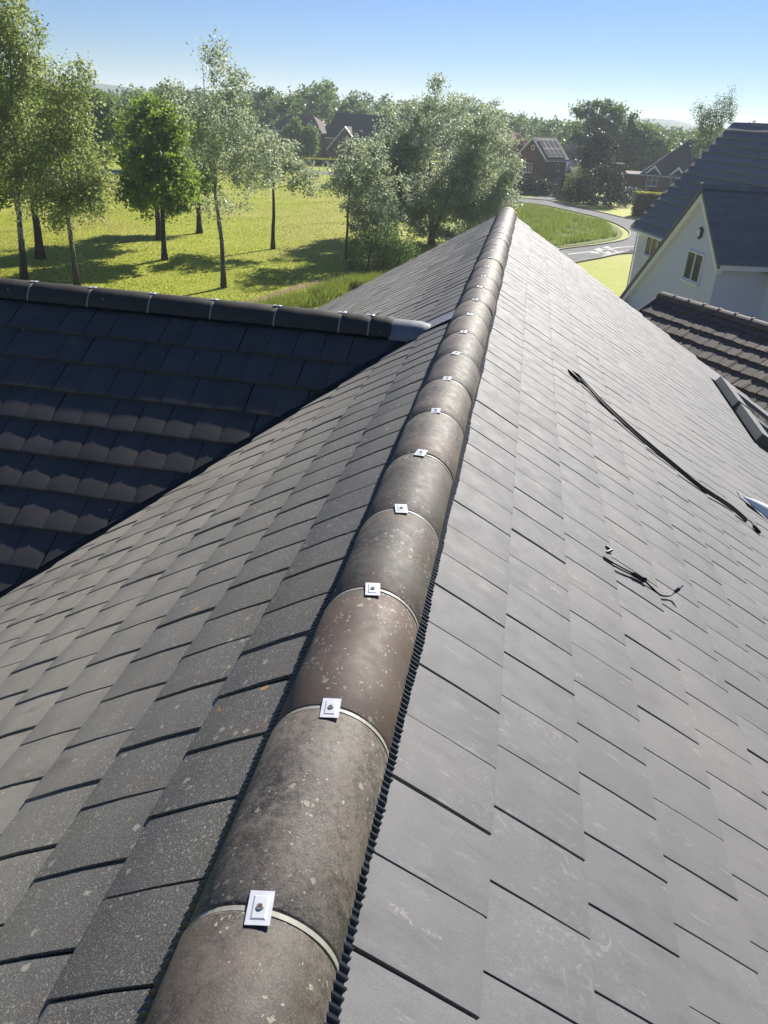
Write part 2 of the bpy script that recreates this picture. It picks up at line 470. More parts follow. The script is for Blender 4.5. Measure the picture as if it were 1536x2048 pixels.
def mesh_polys(name, V, k, m, rnd=None, smooth=False):
    """V: (n*k,3) array, n separate k-gons."""
    n = len(V) // k
    me = bpy.data.meshes.new(name)
    me.vertices.add(len(V))
    me.vertices.foreach_set('co', np.ascontiguousarray(V, dtype=np.float32).ravel())
    me.loops.add(n * k)
    me.loops.foreach_set('vertex_index', np.arange(n * k, dtype=np.int32))
    me.polygons.add(n)
    me.polygons.foreach_set('loop_start', np.arange(0, n * k, k, dtype=np.int32))
    me.materials.append(m)
    if rnd is not None:
        a = me.attributes.new('piece_random', 'FLOAT', 'FACE')
        a.data.foreach_set('value', np.asarray(rnd, dtype=np.float32))
    me.update(calc_edges=True)
    return me


class MB:
    """Collects shapes into one mesh."""

    def __init__(self):
        self.v, self.f, self.mi = [], [], []

    def add(self, verts, faces, mi=0, M4=None):
        b = len(self.v)
        if M4 is not None:
            verts = [M4 @ Vector(v) for v in verts]
        self.v += [tuple(v) for v in verts]
        self.f += [tuple(b + i for i in f) for f in faces]
        self.mi += [mi] * len(faces)
        return self

    def box(self, lo, hi, mi=0, M4=None):
        (a, b, c), (d, e, f) = lo, hi
        vs_ = [(a, b, c), (d, b, c), (d, e, c), (a, e, c), (a, b, f), (d, b, f), (d, e, f), (a, e, f)]
        return self.add(vs_, [(3, 2, 1, 0), (4, 5, 6, 7), (0, 1, 5, 4), (1, 2, 6, 5), (2, 3, 7, 6), (3, 0, 4, 7)], mi, M4)

    def prism(self, poly, d0, d1, axis='y', mi=0, M4=None):
        """Extrude a 2-D outline (p,q). axis y: (p, d, q); axis z: (p, q, d)."""
        n = len(poly)
        mk = (lambda p, q, d: (p, d, q)) if axis == 'y' else ((lambda p, q, d: (p, q, d)) if axis == 'z' else (lambda p, q, d: (d, p, q)))
        vs_ = [mk(p, q, d0) for p, q in poly] + [mk(p, q, d1) for p, q in poly]
        fs = [tuple(range(n - 1, -1, -1)), tuple(range(n, 2 * n))] + [(i, (i + 1) % n, n + (i + 1) % n, n + i) for i in range(n)]
        return self.add(vs_, fs, mi, M4)

    def tube(self, pts, rad, sides=6, mi=0, cap=True):
        pts = [Vector(p) for p in pts]
        rad = rad if isinstance(rad, (list, tuple)) else [rad] * len(pts)
        b = len(self.v)
        up = Vector((0.13, 0.27, 0.95))
        for i, p in enumerate(pts):
            d = (pts[min(i + 1, len(pts) - 1)] - pts[max(i - 1, 0)]).normalized()
            x = d.cross(up)
            if x.length < 1e-3:
                x = d.cross(Vector((1, 0, 0)))
            x.normalize()
            y = d.cross(x)
            for k in range(sides):
                t = 2 * math.pi * k / sides
                self.v.append(tuple(p + (x * math.cos(t) + y * math.sin(t)) * rad[i]))
        for i in range(len(pts) - 1):
            for k in range(sides):
                k2 = (k + 1) % sides
                self.f.append((b + i * sides + k, b + i * sides + k2, b + (i + 1) * sides + k2, b + (i + 1) * sides + k))
                self.mi.append(mi)
        if cap:
            self.f.append(tuple(b + k for k in range(sides)))
            self.f.append(tuple(b + (len(pts) - 1) * sides + k for k in range(sides - 1, -1, -1)))
            self.mi += [mi, mi]
        return self

    def mesh(self, name, mats, smooth=False):
        me = mesh(name, self.v, self.f, mats, smooth)
        me.polygons.foreach_set('material_index', np.array(self.mi, dtype=np.int32))
        bm = bmesh.new()
        bm.from_mesh(me)
        bmesh.ops.recalc_face_normals(bm, faces=bm.faces)
        bm.to_mesh(me)
        bm.free()
        return me

    def obj(self, name, mats, parent=None, mw=None, smooth=False):
        return new_obj(name, self.mesh(name, mats, smooth), parent, mw)


def frame(U, S, N, O):
    m = Matrix.Identity(4)
    for i, a in enumerate((U, S, N, O)):
        for j in range(3):
            m[j][i] = a[j]
    return m


def project(P):
    d = Vector(P) - CAM
    c = Matrix(R3).transposed() @ d
    if c.z > -0.05:
        return None
    return (768 + FPX * c.x / -c.z, 1024 - FPX * c.y / -c.z, -c.z)


def gz(x, y):
    """Ground height: gentle swells in the park, flat near buildings and roads."""
    f = min(1.0, max(0.0, (-9.0 - x) / 8.0)) * min(1.0, max(0.0, (y - 30) / 8.0)) * min(1.0, max(0.0, (120 - y) / 20.0))
    return GZ + f * (0.12 * math.sin(x * 0.31 + 0.4 * y * 0.21) + 0.10 * math.sin(y * 0.37 + 1.3) + 0.05 * math.sin(0.8 * x - 0.5 * y))


# ------------------------------------------------------------------ ground, roads
def sheet(name, poly, z, m, parent=None):
    from mathutils.geometry import tessellate_polygon
    vs_ = [Vector((x, y, z)) for x, y in poly]
    me = mesh(name, vs_, [tuple(t) for t in tessellate_polygon([vs_])], m)
    bm = bmesh.new()
    bm.from_mesh(me)
    bmesh.ops.recalc_face_normals(bm, faces=bm.faces)
    if bm.faces and sum(f.normal.z for f in bm.faces) < 0:
        bmesh.ops.reverse_faces(bm, faces=bm.faces)
    bm.to_mesh(me)
    bm.free()
    return tag(new_obj(name, me, parent), kind='structure')


def smooth_line(pts, n=6):
    out = []
    P = [pts[0]] + list(pts) + [pts[-1]]
    for i in range(1, len(P) - 2):
        for k in range(n):
            t = k / n
            q = []
            for j in range(len(pts[0])):
                a, b, c, d = P[i - 1][j], P[i][j], P[i + 1][j], P[i + 2][j]
                q.append(0.5 * (2 * b + (c - a) * t + (2 * a - 5 * b + 4 * c - d) * t * t + (3 * b - a - 3 * c + d) * t ** 3))
            out.append(tuple(q))
    return out + [tuple(pts[-1])]


def ribbon(name, line, w, z, m, zfun=None, jitter=0.0, rng=None):
    V, F = [], []
    for i, p in enumerate(line):
        a, b = line[max(0, i - 1)], line[min(len(line) - 1, i + 1)]
        d = Vector((b[0] - a[0], b[1] - a[1], 0)).normalized()
        nrm = Vector((-d.y, d.x, 0))
        for s in (-1, 1):
            ww = w / 2 * (1 + (rng.uniform(-jitter, jitter) if rng else 0))
            x, y = p[0] + nrm.x * s * ww, p[1] + nrm.y * s * ww
            V.append((x, y, (zfun(x, y) if zfun else 0) + z))
        if i:
            F.append((2 * i - 2, 2 * i - 1, 2 * i + 1, 2 * i))
    me = mesh(name, V, F, m)
    if me.polygons[0].normal.z < 0:
        me.flip_normals()
    return tag(new_obj(name, me), kind='structure')


def kerb_line(name, line, z0, h=0.12, w=0.14):
    V, F = [], []
    for i, p in enumerate(line):
        a, b = line[max(0, i - 1)], line[min(len(line) - 1, i + 1)]
        d = Vector((b[0] - a[0], b[1] - a[1], 0)).normalized()
        nx, ny = -d.y * w / 2, d.x * w / 2
        V += [(p[0] - nx, p[1] - ny, z0), (p[0] - nx, p[1] - ny, z0 + h), (p[0] + nx, p[1] + ny, z0 + h), (p[0] + nx, p[1] + ny, z0)]
        if i:
            k = 4 * i
            F += [(k - 4, k - 3, k + 1, k), (k - 3, k - 2, k + 2, k + 1), (k - 2, k - 1, k + 3, k + 2)]
    return tag(new_obj(name, mesh(name, V, F, M['kerb'])), kind='structure')


def build_ground():
    def axis(lo, hi, step):
        far = [60, 130, 260, 500, 900, 1600]
        c = np.arange(lo, hi + .1, step)
        return np.array([-f + lo for f in far[::-1] if -f + lo > -1700] + list(c) + [f + hi for f in far if f + hi < 1700])
    xs, ys = axis(-60, 30, 1.25), axis(25, 125, 1.25)
    V = [(x, y, gz(x, y)) for y in ys for x in xs]
    n = len(xs)
    F = [(j * n + i, j * n + i + 1, (j + 1) * n + i + 1, (j + 1) * n + i) for j in range(len(ys) - 1) for i in range(n - 1)]
    tag(new_obj('ground', mesh('ground', V, F, M['lawn'], True)), kind='structure')

    outer = smooth_line([(-75, 152), (-43, 143.4), (-20, 129), (-0.8, 116.2), (3.3, 115.1), (5.8, 110), (9.2, 104.4), (13, 98), (22, 90), (45, 82)])
    right = smooth_line([(45, 72), (22, 75), (13, 72.5), (8.9, 69.9), (6.6, 66.1), (4.4, 62.4), (1.6, 56), (0.8, 46), (0.8, 24)])
    inner = smooth_line([(-3.4, 24), (-3.4, 46), (-1.8, 59), (3.5, 68.9), (7.1, 74.2), (9.8, 79.3), (10.8, 85.2), (10.4, 91), (8.7, 97.2), (6.1, 101.9), (2.6, 107.2), (-1.0, 109.1), (-20, 121), (-38, 135), (-72, 144)])
    sheet('road', outer + right + inner, GZ + 0.03, M['asphalt'])
    meadow = [(-1.2, 62), (3.0, 69.4), (6.6, 74.8), (9.2, 79.8), (10.1, 85.2), (9.8, 90.6), (8.2, 96.6), (5.7, 101.2), (2.3, 106.5), (-1.2, 108.3), (-6, 110), (-6, 64)]
    sheet('meadow', smooth_line(meadow), GZ + 0.05, M['meadow'])
    ins = [p for p in inner if 50 < p[1] < 124]
    kerb_line('kerb', ins, GZ)
    kerb_line('kerb', [p for p in outer if p[0] > -25], GZ)
    kerb_line('kerb', [p for p in right if p[1] > 40 and p[0] < 30], GZ)
    # painted markings at the junction
    zp = GZ + 0.036
    ribbon('edge_line', smooth_line([(4.0, 66.6), (5.6, 68.8), (6.7, 70.2)]), 0.3, zp, M['paint'])
    ribbon('edge_line', smooth_line([(6.9, 67.6), (8.3, 70.2), (9.5, 72.4)]), 0.22, zp, M['paint'])
    ribbon('centre_line', smooth_line([(7.6, 71.4), (8.8, 73.6), (10.6, 75.2)]), 0.3, zp, M['paint'])
    for x, y in ((6.75, 71.3), (7.6, 72.9), (6.3, 69.2), (7.4, 69.6)):
        sheet('painted_triangle', [(x - .45, y - .7), (x + .45, y - .6), (x + .15, y + .9)], zp, M['paint'])
    ribbon('painted_ring', [(7.55 + 0.75 * math.cos(t / 12 * 6.284), 70.3 + 1.3 * math.sin(t / 12 * 6.284)) for t in range(13)], 0.25, zp + 0.001, M['paint'])
    # estate road, verge and bare earth on the park side
    ribbon('park_road', smooth_line([(-75, 46), (-50, 73), (-54, 92), (-57, 106), (-50, 128), (-43, 140)]), 4.0, 0.03, M['asphalt'], gz)
    ribbon('gravel_path', smooth_line([(-60, 106), (-48, 108.5), (-40, 108)]), 1.6, 0.034, M['pale_path'], gz)
    rr = random.Random(4)
    dirt = smooth_line([(-16.5, 31), (-14.0, 38.0), (-12.9, 42.2), (-12.0, 45.2), (-11.2, 47.5)], 14)
    ribbon('earth_path', dirt, 0.85, 0.015, M['dirt'], gz, 0.35, rr)
    # driveways by the far houses
    ribbon('driveway', smooth_line([(1.5, 115.5), (3.4, 121), (5.0, 126)]), 3.0, GZ + 0.026, M['asphalt'])


def hill(name, cx, cy, rx, ry, h, seed):
    rng = np.random.RandomState(seed)
    V, F = [], []
    nx, ny = 40, 10
    for j in range(ny + 1):
        for i in range(nx + 1):
            u, v = i / nx * 2 - 1, j / ny * 2 - 1
            z = h * max(0, (1 - u * u)) ** 1.2 * max(0, 1 - v * v) + rng.uniform(0, 1.6) * (1 - abs(u)) - 1
            V.append((cx + u * rx, cy + v * ry, GZ + z))
    n = nx + 1
    F = [(j * n + i, j * n + i + 1, (j + 1) * n + i + 1, (j + 1) * n + i) for j in range(ny) for i in range(nx)]
    tag(new_obj(name, mesh(name, V, F, M['far_hill'], True)), kind='structure')


build_ground()
hill('hill', -720, 1180, 330, 120, 27, 1)
hill('hill', 150, 1150, 110, 100, 24, 2)
hill('hill', 330, 1180, 160, 100, 19, 3)

# ------------------------------------------------------------------ the house under the camera
P = math.radians(31.0)
TP, CP, SP = math.tan(P), math.cos(P), math.sin(P)
TH, GA, TW = 0.0165, 0.2515, 0.1845            # tile thickness, gauge, width
YEND, YSTART = 11.62, -2.2
XE = 4.75                                      # eaves
YW, ZW = 5.14, -0.165                          # wing ridge
VO = -ZW / TP                                  # where the wing ridge meets the slope
house = thing('house', (0, 4.5, GZ), 'nearest house, long ridge of brown half-round tiles between grey tiled slopes, dark wing at left', 'house')


def valley(x, y):
    return -x - VO - abs(y - YW)


def tile_mesh(name, w, gap, m, g=GA, t=TH, c1=0.0026, c2=0.0016, lap=0.018, nose=0.004, roll=0.0):
    """y runs down the slope: tail at 0, head at -L. roll lifts the -u edge over its neighbour."""
    us = (-0.5, -0.40, 0.0, 0.40, 0.5)
    prof = (0.0, 0.72, 1.0, 0.72, 0.0)
    V, F = [], []
    ww = w - gap
    L = g + lap
    ys_ = (0.0, -0.010, -L * 0.5, -L)
    n = len(us)
    for y in ys_:
        v = -y / L
        for u, q in zip(us, prof):
            V.append((u * ww, y, t * (y / g) + c1 * q + c2 * math.sin(math.pi * v) - (nose if y == 0 else 0) - roll * (u + 0.5)))
    nv = len(ys_) - 1
    for j in range(nv):
        for i in range(n - 1):
            a = j * n + i
            F.append((a, a + n, a + n + 1, a + 1))
    b = len(V)
    rim = list(range(n)) + [j * n + n - 1 for j in range(1, nv + 1)] + [nv * n + i for i in range(n - 2, -1, -1)] + [j * n for j in range(nv - 1, 0, -1)]
    for i in rim:
        x, y, z = V[i]
        V.append((x, y, z - max(t, 0.010)))
    for k in range(len(rim)):
        k2 = (k + 1) % len(rim)
        if k in range(n - 1 + nv, 2 * (n - 1) + nv):
            continue                                  # the head is under the next course
        F.append((rim[k], rim[k2], b + k2, b + k))
    me = mesh(name, V, F, m)
    bm = bmesh.new()
    bm.from_mesh(me)
    bmesh.ops.recalc_face_normals(bm, faces=bm.faces)
    if sum(f.normal.z for f in bm.faces) < 0:
        bmesh.ops.reverse_faces(bm, faces=bm.faces)
    for f in bm.faces:
        f.smooth = f.normal.z > 0.8
    for e in bm.edges:
        e.smooth = len(e.link_faces) == 2 and all(f.normal.z > 0.8 for f in e.link_faces)
    bm.to_mesh(me)
    bm.free()
    return me


MESH_R = tile_mesh('clean_tile', TW, 0.0048, M['clean_tile'], t=0.012, c1=0.0008, c2=0.0010, nose=0.0015, roll=-0.0012)
MESH_L = tile_mesh('weathered_tile', TW, 0.0055, M['old_tile'], t=0.008, c1=0.0010, c2=0.0030, nose=0.004, roll=0.0031)
MESH_W = tile_mesh('dark_tile', TW, 0.004, M['dark_tile'], t=0.020, c1=0.0034, c2=0.0008, nose=0.001)
rt = random.Random(11)
tiles = []                                      # (area, mesh, matrix, cut planes, slot)


def put_tiles(me, slot, U, S, N, O, rows, s0, u0, u_lo, u_hi, keep, cuts, amp=1.0):
    """Rows of tiles in broken bond; u runs along U, keep(P) filters, cuts(P) gives bisect planes."""
    for r in range(rows):
        s = s0 + r * GA
        k0 = math.ceil((u_lo - u0) / TW) - 1
        k1 = math.floor((u_hi - u0) / TW) + 1
        for k in range(k0, k1 + 1):
            u = u0 + (k + 0.5 + (0.5 if r % 2 else 0.0)) * TW
            planes = []
            if u < u_lo - TW / 2 or u > u_hi + TW / 2:
                continue
            if u < u_lo + TW / 2:
                planes.append((O + U * u_lo, U, False))
            if u > u_hi - TW / 2:
                planes.append((O + U * u_hi, -U, False))
            mid = O + U * u + S * (s - GA / 2)
            if not keep(mid):
                continue
            planes += cuts(mid)
            j = lambda a: rt.gauss(0, a * amp)
            rot = Matrix.Rotation(j(0.0045), 4, 'Z') @ Matrix.Rotation(j(0.003), 4, 'X') @ Matrix.Rotation(j(0.005), 4, 'Y')
            mw = frame(U, S, N, O + U * (u + j(0.0013)) + S * (s + j(0.0014)) + N * (0.001 + abs(j(0.0007)))) @ rot
            q = [project(O + U * (u + a * TW / 2) + S * (s - b * GA)) for a, b in ((-1, 0), (1, 0), (1, 1), (-1, 1))]
            area = 0.0
            if all(q):
                cx, cy = sum(p[0] for p in q) / 4, sum(p[1] for p in q) / 4
                if -20 < cx < 1556 and 300 < cy < 2068:
                    area = abs(sum(q[i][0] * q[(i + 1) % 4][1] - q[(i + 1) % 4][0] * q[i][1] for i in range(4))) / 2
            if area and slot == 1 and mid.x > -0.28:
                pass
            tiles.append((area, me, mw, planes, slot))


X, Y, Z = Vector((1, 0, 0)), Vector((0, 1, 0)), Vector((0, 0, 1))
NS = 21
SR, NR = Vector((CP, 0, -SP)), Vector((SP, 0, CP))
SL, NL = Vector((-CP, 0, -SP)), Vector((-SP, 0, CP))
O0 = Vector((0, 0, -0.03))
WIN = (3.50, 5.0, 8.30, 10.55)                   # roof windows: s range, y range


def keep_right(p):
    s = p.x / CP
    return not (WIN[0] - 0.02 < s < WIN[1] and WIN[2] - 0.02 < p.y < WIN[3] + 0.02)


put_tiles(MESH_R, 0, -Y, SR, NR, O0, NS, 0.409, -0.766, -YEND, -YSTART, keep_right, lambda p: [], 1.0)


def cut_main(p):
    out = []
    if -0.30 < valley(p.x, p.y) < 0.30:
        for sgn in (1, -1):
            if (p.y - YW) * sgn > -0.2:
                # keep valley < 0:  normal points to the kept side
                n = Vector((1, sgn, 0)).normalized()
                out.append((Vector((-VO, YW, 0)), n, False))
    return out[:1] if abs(p.y - YW) > 0.2 else out[:0] if not out else [out[0] if p.y > YW else out[-1]]


put_tiles(MESH_L, 1, Y, SL, NL, O0, NS, 0.395, 0.644, YSTART, YEND, lambda p: valley(p.x, p.y) < 0.16, cut_main, 1.5)
SWF, NWF = Vector((0, -CP, -SP)), Vector((0, -SP, CP))
SWB, NWB = Vector((0, CP, -SP)), Vector((0, SP, CP))
OW = Vector((0, YW, ZW - 0.03))


def cut_wing(p):
    if valley(p.x, p.y) < 0.36:
        sgn = 1 if p.y > YW else -1
        return [(Vector((-VO - 0.045, YW, 0)), Vector((-1, -sgn, 0)).normalized(), False)]
    return []


put_tiles(MESH_W, 2, -X, SWF, NWF, OW, 15, 0.385, 0.03, 0.2, 8.6, lambda p: valley(p.x, p.y) > -0.16, cut_wing, 1.3)
put_tiles(MESH_W, 2, X, SWB, NWB, OW, 15, 0.385, 0.03, -8.6, -0.2, lambda p: valley(p.x, p.y) > -0.16, cut_wing, 1.3)


def cut_mesh(me, mw, planes):
    bm = bmesh.new()
    bm.from_mesh(me)
    inv = mw.inverted()
    for co, no, _ in planes:
        lc = inv @ co
        ln = (inv.to_3x3() @ no).normalized()
        res = bmesh.ops.bisect_plane(bm, geom=list(bm.verts) + list(bm.edges) + list(bm.faces), plane_co=lc, plane_no=ln, clear_inner=True)
        ed = [g for g in res['geom_cut'] if isinstance(g, bmesh.types.BMEdge)]
        if ed:
            bmesh.ops.holes_fill(bm, edges=[e for e in bm.edges if e.is_boundary and e in set(ed)], sides=0)
    if len(bm.faces) < 3:
        bm.free()
        return None
    out = bpy.data.meshes.new('cut_tile')
    bm.to_mesh(out)
    bm.free()
    for m in me.materials:
        out.materials.append(m)
    return out


def finish_tiles():
    tiles.sort(key=lambda t: -t[0])
    V, F, MI, RN = [], [], [], []
    base, single = 0, 0
    for area, me, mw, planes, slot in tiles:
        src = me
        if planes:
            src = cut_mesh(me, mw, planes)
            if src is None:
                continue
        if single < 300 and area > 0:
            new_obj('roof_tile', src, house, mw)
            single += 1
            continue
        co = np.empty(len(src.vertices) * 3, np.float32)
        src.vertices.foreach_get('co', co)
        m4 = np.array(mw)
        V.append(co.reshape(-1, 3) @ m4[:3, :3].T + m4[:3, 3])
        F += [tuple(i + base for i in p.vertices) for p in src.polygons]
        r = rt.random()
        MI += [slot] * len(src.polygons)
        RN += [r] * len(src.polygons)
        base += len(src.vertices)
    me = bpy.data.meshes.new('roof_tiles')
    me.from_pydata(np.concatenate(V).tolist(), [], F)
    for k in ('clean_tile', 'old_tile', 'dark_tile'):
        me.materials.append(M[k])
    me.polygons.foreach_set('material_index', np.array(MI, np.int32))
    a = me.attributes.new('piece_random', 'FLOAT', 'FACE')
    a.data.foreach_set('value', np.array(RN, np.float32))
    me.update()
    tag(new_obj('roof_tiles', me, house), kind='stuff')


finish_tiles()

# --- decking under the tiles, valley trough, walls
dk = 0.05
MB().add([O0 + Y * YSTART - NR * dk, O0 + Y * YEND - NR * dk, O0 + SR * 5.5 + Y * YEND - NR * dk, O0 + SR * 5.5 + Y * YSTART - NR * dk], [(0, 1, 2, 3)]).obj('underlay', M['underlay'], house)
zl = lambda x: -0.03 - abs(x) * TP - 0.055
xe = XE - 0.1
MB().add([(0, YSTART, zl(0)), (-VO, YW, zl(VO)), (-xe, YW - xe + VO, zl(xe)), (-xe, YSTART, zl(xe)), (0, YEND, zl(0)), (-xe, YW + xe - VO, zl(xe)), (-xe, YEND, zl(xe))],
         [(0, 1, 2, 3), (4, 6, 5, 1), (0, 4, 1)]).obj('underlay', M['underlay'], house)
yb = 3.7
MB().add([(-VO, YW, zl(VO)), (-8.6, YW, zl(VO)), (-8.6, YW - yb, zl(VO + yb)), (-VO - yb, YW - yb, zl(VO + yb)), (-8.6, YW + yb, zl(VO + yb)), (-VO - yb, YW + yb, zl(VO + yb))],
         [(0, 1, 2, 3), (0, 5, 4, 1)]).obj('underlay', M['underlay'], house)
for sg in (-1, 1):
    v = MB()
    L = 3.6
    a, b = Vector((-VO, YW, zl(VO) + 0.042)), Vector((-VO - L, YW + sg * L, zl(VO + L) + 0.042))
    q = Vector((1, sg, 0)).normalized()
    up = Vector((0, 0, 0.028))
    v.add([a - q * 0.05 + up, a + up * -0.3, a + q * 0.05 + up, b - q * 0.05 + up, b - up * 0.3, b + q * 0.05 + up], [(0, 1, 4, 3), (1, 2, 5, 4)])
    v.obj('valley_trough', M['valley'], house)
    # thin dark upstand edge along the cut tiles
    e = MB()
    o1, o2 = a + q * 0.012 + Vector((0, 0, 0.016)), b + q * 0.012 + Vector((0, 0, 0.016))
    e.tube([o1, o2], 0.006, 4)
    e.obj('valley_edge', M['valley'], house)

wall = MB()
eh = -0.03 - (XE - 0.35) * TP - 0.16
wall.prism([(-XE + 0.35, GZ), (XE - 0.35, GZ), (XE - 0.35, eh), (0, -0.2), (-XE + 0.35, eh)], YSTART + 0.1, YEND - 0.12)
wall.obj('wall', M['brick'], house)
ww = MB()
weh = ZW - 0.03 - (yb - 0.35) * TP - 0.16
ww.prism([(YW - yb + 0.35, GZ), (YW + yb - 0.35, GZ), (YW + yb - 0.35, weh), (YW, ZW - 0.22), (YW - yb + 0.35, weh)], -8.45, -XE + 0.34, axis='x')
ww.obj('wing_wall', M['brick'], house)
for sx in (-1, 1):
    bg = MB()
    bg.add([(0, YEND - 0.02, -0.07), (sx * XE, YEND - 0.02, -0.07 - XE * TP), (sx * XE, YEND - 0.02, -0.07 - XE * TP - 0.2), (0, YEND - 0.02, -0.27),
            (0, YEND + 0.02, -0.07), (sx * XE, YEND + 0.02, -0.07 - XE * TP), (sx * XE, YEND + 0.02, -0.07 - XE * TP - 0.2), (0, YEND + 0.02, -0.27)],
           [(0, 1, 2, 3), (7, 6, 5, 4), (0, 4, 5, 1), (1, 5, 6, 2), (2, 6, 7, 3), (3, 7, 4, 0)])
    bg.obj('bargeboard', M['upvc'], house)

# --- ridge tiles, straps, clips and screws
RR, RT, RLEN = 0.127, 0.014, 0.45
ARC = [math.radians(a) for a in np.linspace(-81, 81, 25)]


def ridge_mesh(name, L):
    V, F = [], []
    ys_ = [0, 0.004, L * 0.33, L * 0.66, L - 0.004, L]
    n = len(ARC)
    for iy, y in enumerate(ys_):
        e = 0.0025 if iy in (0, 5) else 0.0
        for a in ARC:
            r = RR - e + 0.0006 * math.sin(a * 7 + y * 9)
            V.append((r * math.sin(a), y, -RR + r * math.cos(a)))
    b = len(V)
    for iy in (0, 5):
        for a in ARC:
            r = RR - RT
            V.append((r * math.sin(a), ys_[iy], -RR + r * math.cos(a)))
    for j in range(5):
        for i in range(n - 1):
            k = j * n + i
            F.append((k, k + 1, k + n + 1, k + n))
    for i in range(n - 1):
        F.append((i + 1, i, b + i, b + i + 1))
        k = 5 * n + i
        F.append((k, k + 1, b + n + i + 1, b + n + i))
    for e in (0, n - 1):
        F.append((e, n + e, 2 * n + e, 3 * n + e, 4 * n + e, 5 * n + e, b + n + e, b + e))
    return mesh(name, V, F, M['ridge'], True)


def strap_mesh(name, w=0.0085):
    V, F = [], []
    for r in (RR - 0.0012, RR - 0.009):
        for y in (-w / 2, w / 2):
            for a in ARC:
                V.append((r * math.sin(a), y, -RR + r * math.cos(a)))
    n = len(ARC)
    for i in range(n - 1):
        F += [(i, i + 1, n + i + 1, n + i), (2 * n + i, i * 1 + 0, i + 1, 2 * n + i + 1), (n + i, n + i + 1, 3 * n + i + 1, 3 * n + i)]
    return mesh(name, V, F, M['strap'], False)


def clip_mesh():
    mb = MB()
    w, l = 0.0185, 0.028
    n = 6
    top, bot = [], []
    V, F = [], []
    for j, y in enumerate((-l, l)):
        for i in range(n + 1):
            x = -w + 2 * w * i / n
            z = math.sqrt(max(0, RR * RR - x * x)) - RR + 0.0035 + 0.0012 * (x / w) ** 2
            V.append((x, y, z))
    for j, y in enumerate((-l, l)):
        for i in range(n + 1):
            V.append((V[j * (n + 1) + i][0], y, V[j * (n + 1) + i][2] - 0.0016))
    m1 = n + 1
    for i in range(n):
        F += [(i, i + 1, m1 + i + 1, m1 + i), (2 * m1 + i, 3 * m1 + i, 3 * m1 + i + 1, 2 * m1 + i + 1), (i, 2 * m1 + i, 2 * m1 + i + 1, i + 1), (m1 + i, m1 + i + 1, 3 * m1 + i + 1, 3 * m1 + i)]
    F += [(0, m1, 3 * m1, 2 * m1), (n, 2 * m1 + n, 3 * m1 + n, m1 + n)]
    mb.add(V, F)
    # raised pressing with chamfered sides
    a, b, h0, h1 = 0.0095, 0.0175, 0.0030, 0.0048
    mb.add([(-a - .0035, -b - .0035, h0), (a + .0035, -b - .0035, h0), (a + .0035, b + .0035, h0), (-a - .0035, b + .0035, h0), (-a, -b, h1), (a, -b, h1), (a, b, h1), (-a, b, h1)],
           [(4, 5, 6, 7), (0, 1, 5, 4), (1, 2, 6, 5), (2, 3, 7, 6), (3, 0, 4, 7)])
    return mb.mesh('fixing_clip', M['clip'])


def screw_mesh():
    mb = MB()
    n = 12
    V = [(0.0062 * math.cos(2 * math.pi * i / n), 0.0062 * math.sin(2 * math.pi * i / n), 0.0052) for i in range(n)]
    V += [(0.0050 * math.cos(2 * math.pi * i / n), 0.0050 * math.sin(2 * math.pi * i / n), 0.0072) for i in range(n)]
    mb.add(V, [(i, (i + 1) % n, n + (i + 1) % n, n + i) for i in range(n)] + [tuple(range(n, 2 * n))])
    for ang in (0.6, 0.6 + math.pi / 2):
        c, s = math.cos(ang), math.sin(ang)
        p = lambda x, y: (x * c - y * s, x * s + y * c, 0.0074)
        mb.add([p(-.0036, -.0008), p(.0036, -.0008), p(.0036, .0008), p(-.0036, .0008)], [(0, 1, 2, 3)], 1)
    return mb.mesh('screw', [M['screw'], M['screw_slot']])


MR, MS, MC, MSC = ridge_mesh('ridge_tile', RLEN - 0.012), strap_mesh('union_strap'), clip_mesh(), screw_mesh()
MR_CUT = ridge_mesh('cut_ridge_tile', 0.19)


def dark_copy(me, key='ridge_dark'):
    c = me.copy()
    c.materials[0] = M[key]
    return c


def ridge_piece(origin, along, me, rng, fix=True, off=0.006):
    """along: unit horizontal direction of the ridge; origin on the strap line, at the ridge top."""
    side = along.cross(Z)
    base = frame(side, along, Z, origin)
    jit = Matrix.Translation((rng.gauss(0, .0012), 0, rng.gauss(0, .0012))) @ Matrix.Rotation(rng.gauss(0, .004), 4, 'Z') @ Matrix.Rotation(rng.gauss(0, .012), 4, 'Y')
    cap = new_obj('ridge_tile', me, house, base @ Matrix.Translation((0, off, 0)) @ jit)
    if fix:
        new_obj('union_strap', MS, cap, base)
        cm = base @ Matrix.Rotation(rng.gauss(0, .05), 4, 'Y') @ Matrix.Translation((0, rng.gauss(-0.003, .003), 0.0)) @ Matrix.Rotation(rng.gauss(0.02, .09), 4, 'Z')
        new_obj('fixing_clip', MC, cap, cm)
        new_obj('screw', MSC, cap, cm)
    return cap


rg = random.Random(5)
for k in range(-6, 24):
    ridge_piece(Vector((0, 0.714 + 0.45 * k, 0)), Y, dark_copy(MR, 'ridge_red') if k == 1 else MR, rg)
endcap = ridge_piece(Vector((0, 0.714 + 0.45 * 24, 0)), Y, MR_CUT, rg)
disc = MB()
disc.prism([((RR - .004) * math.sin(a), -RR + (RR - .004) * math.cos(a)) for a in ARC], 0.714 + 0.45 * 24 + 0.186, 0.714 + 0.45 * 24 + 0.199)
disc.obj('ridge_end_disc', M['ridge'], house)
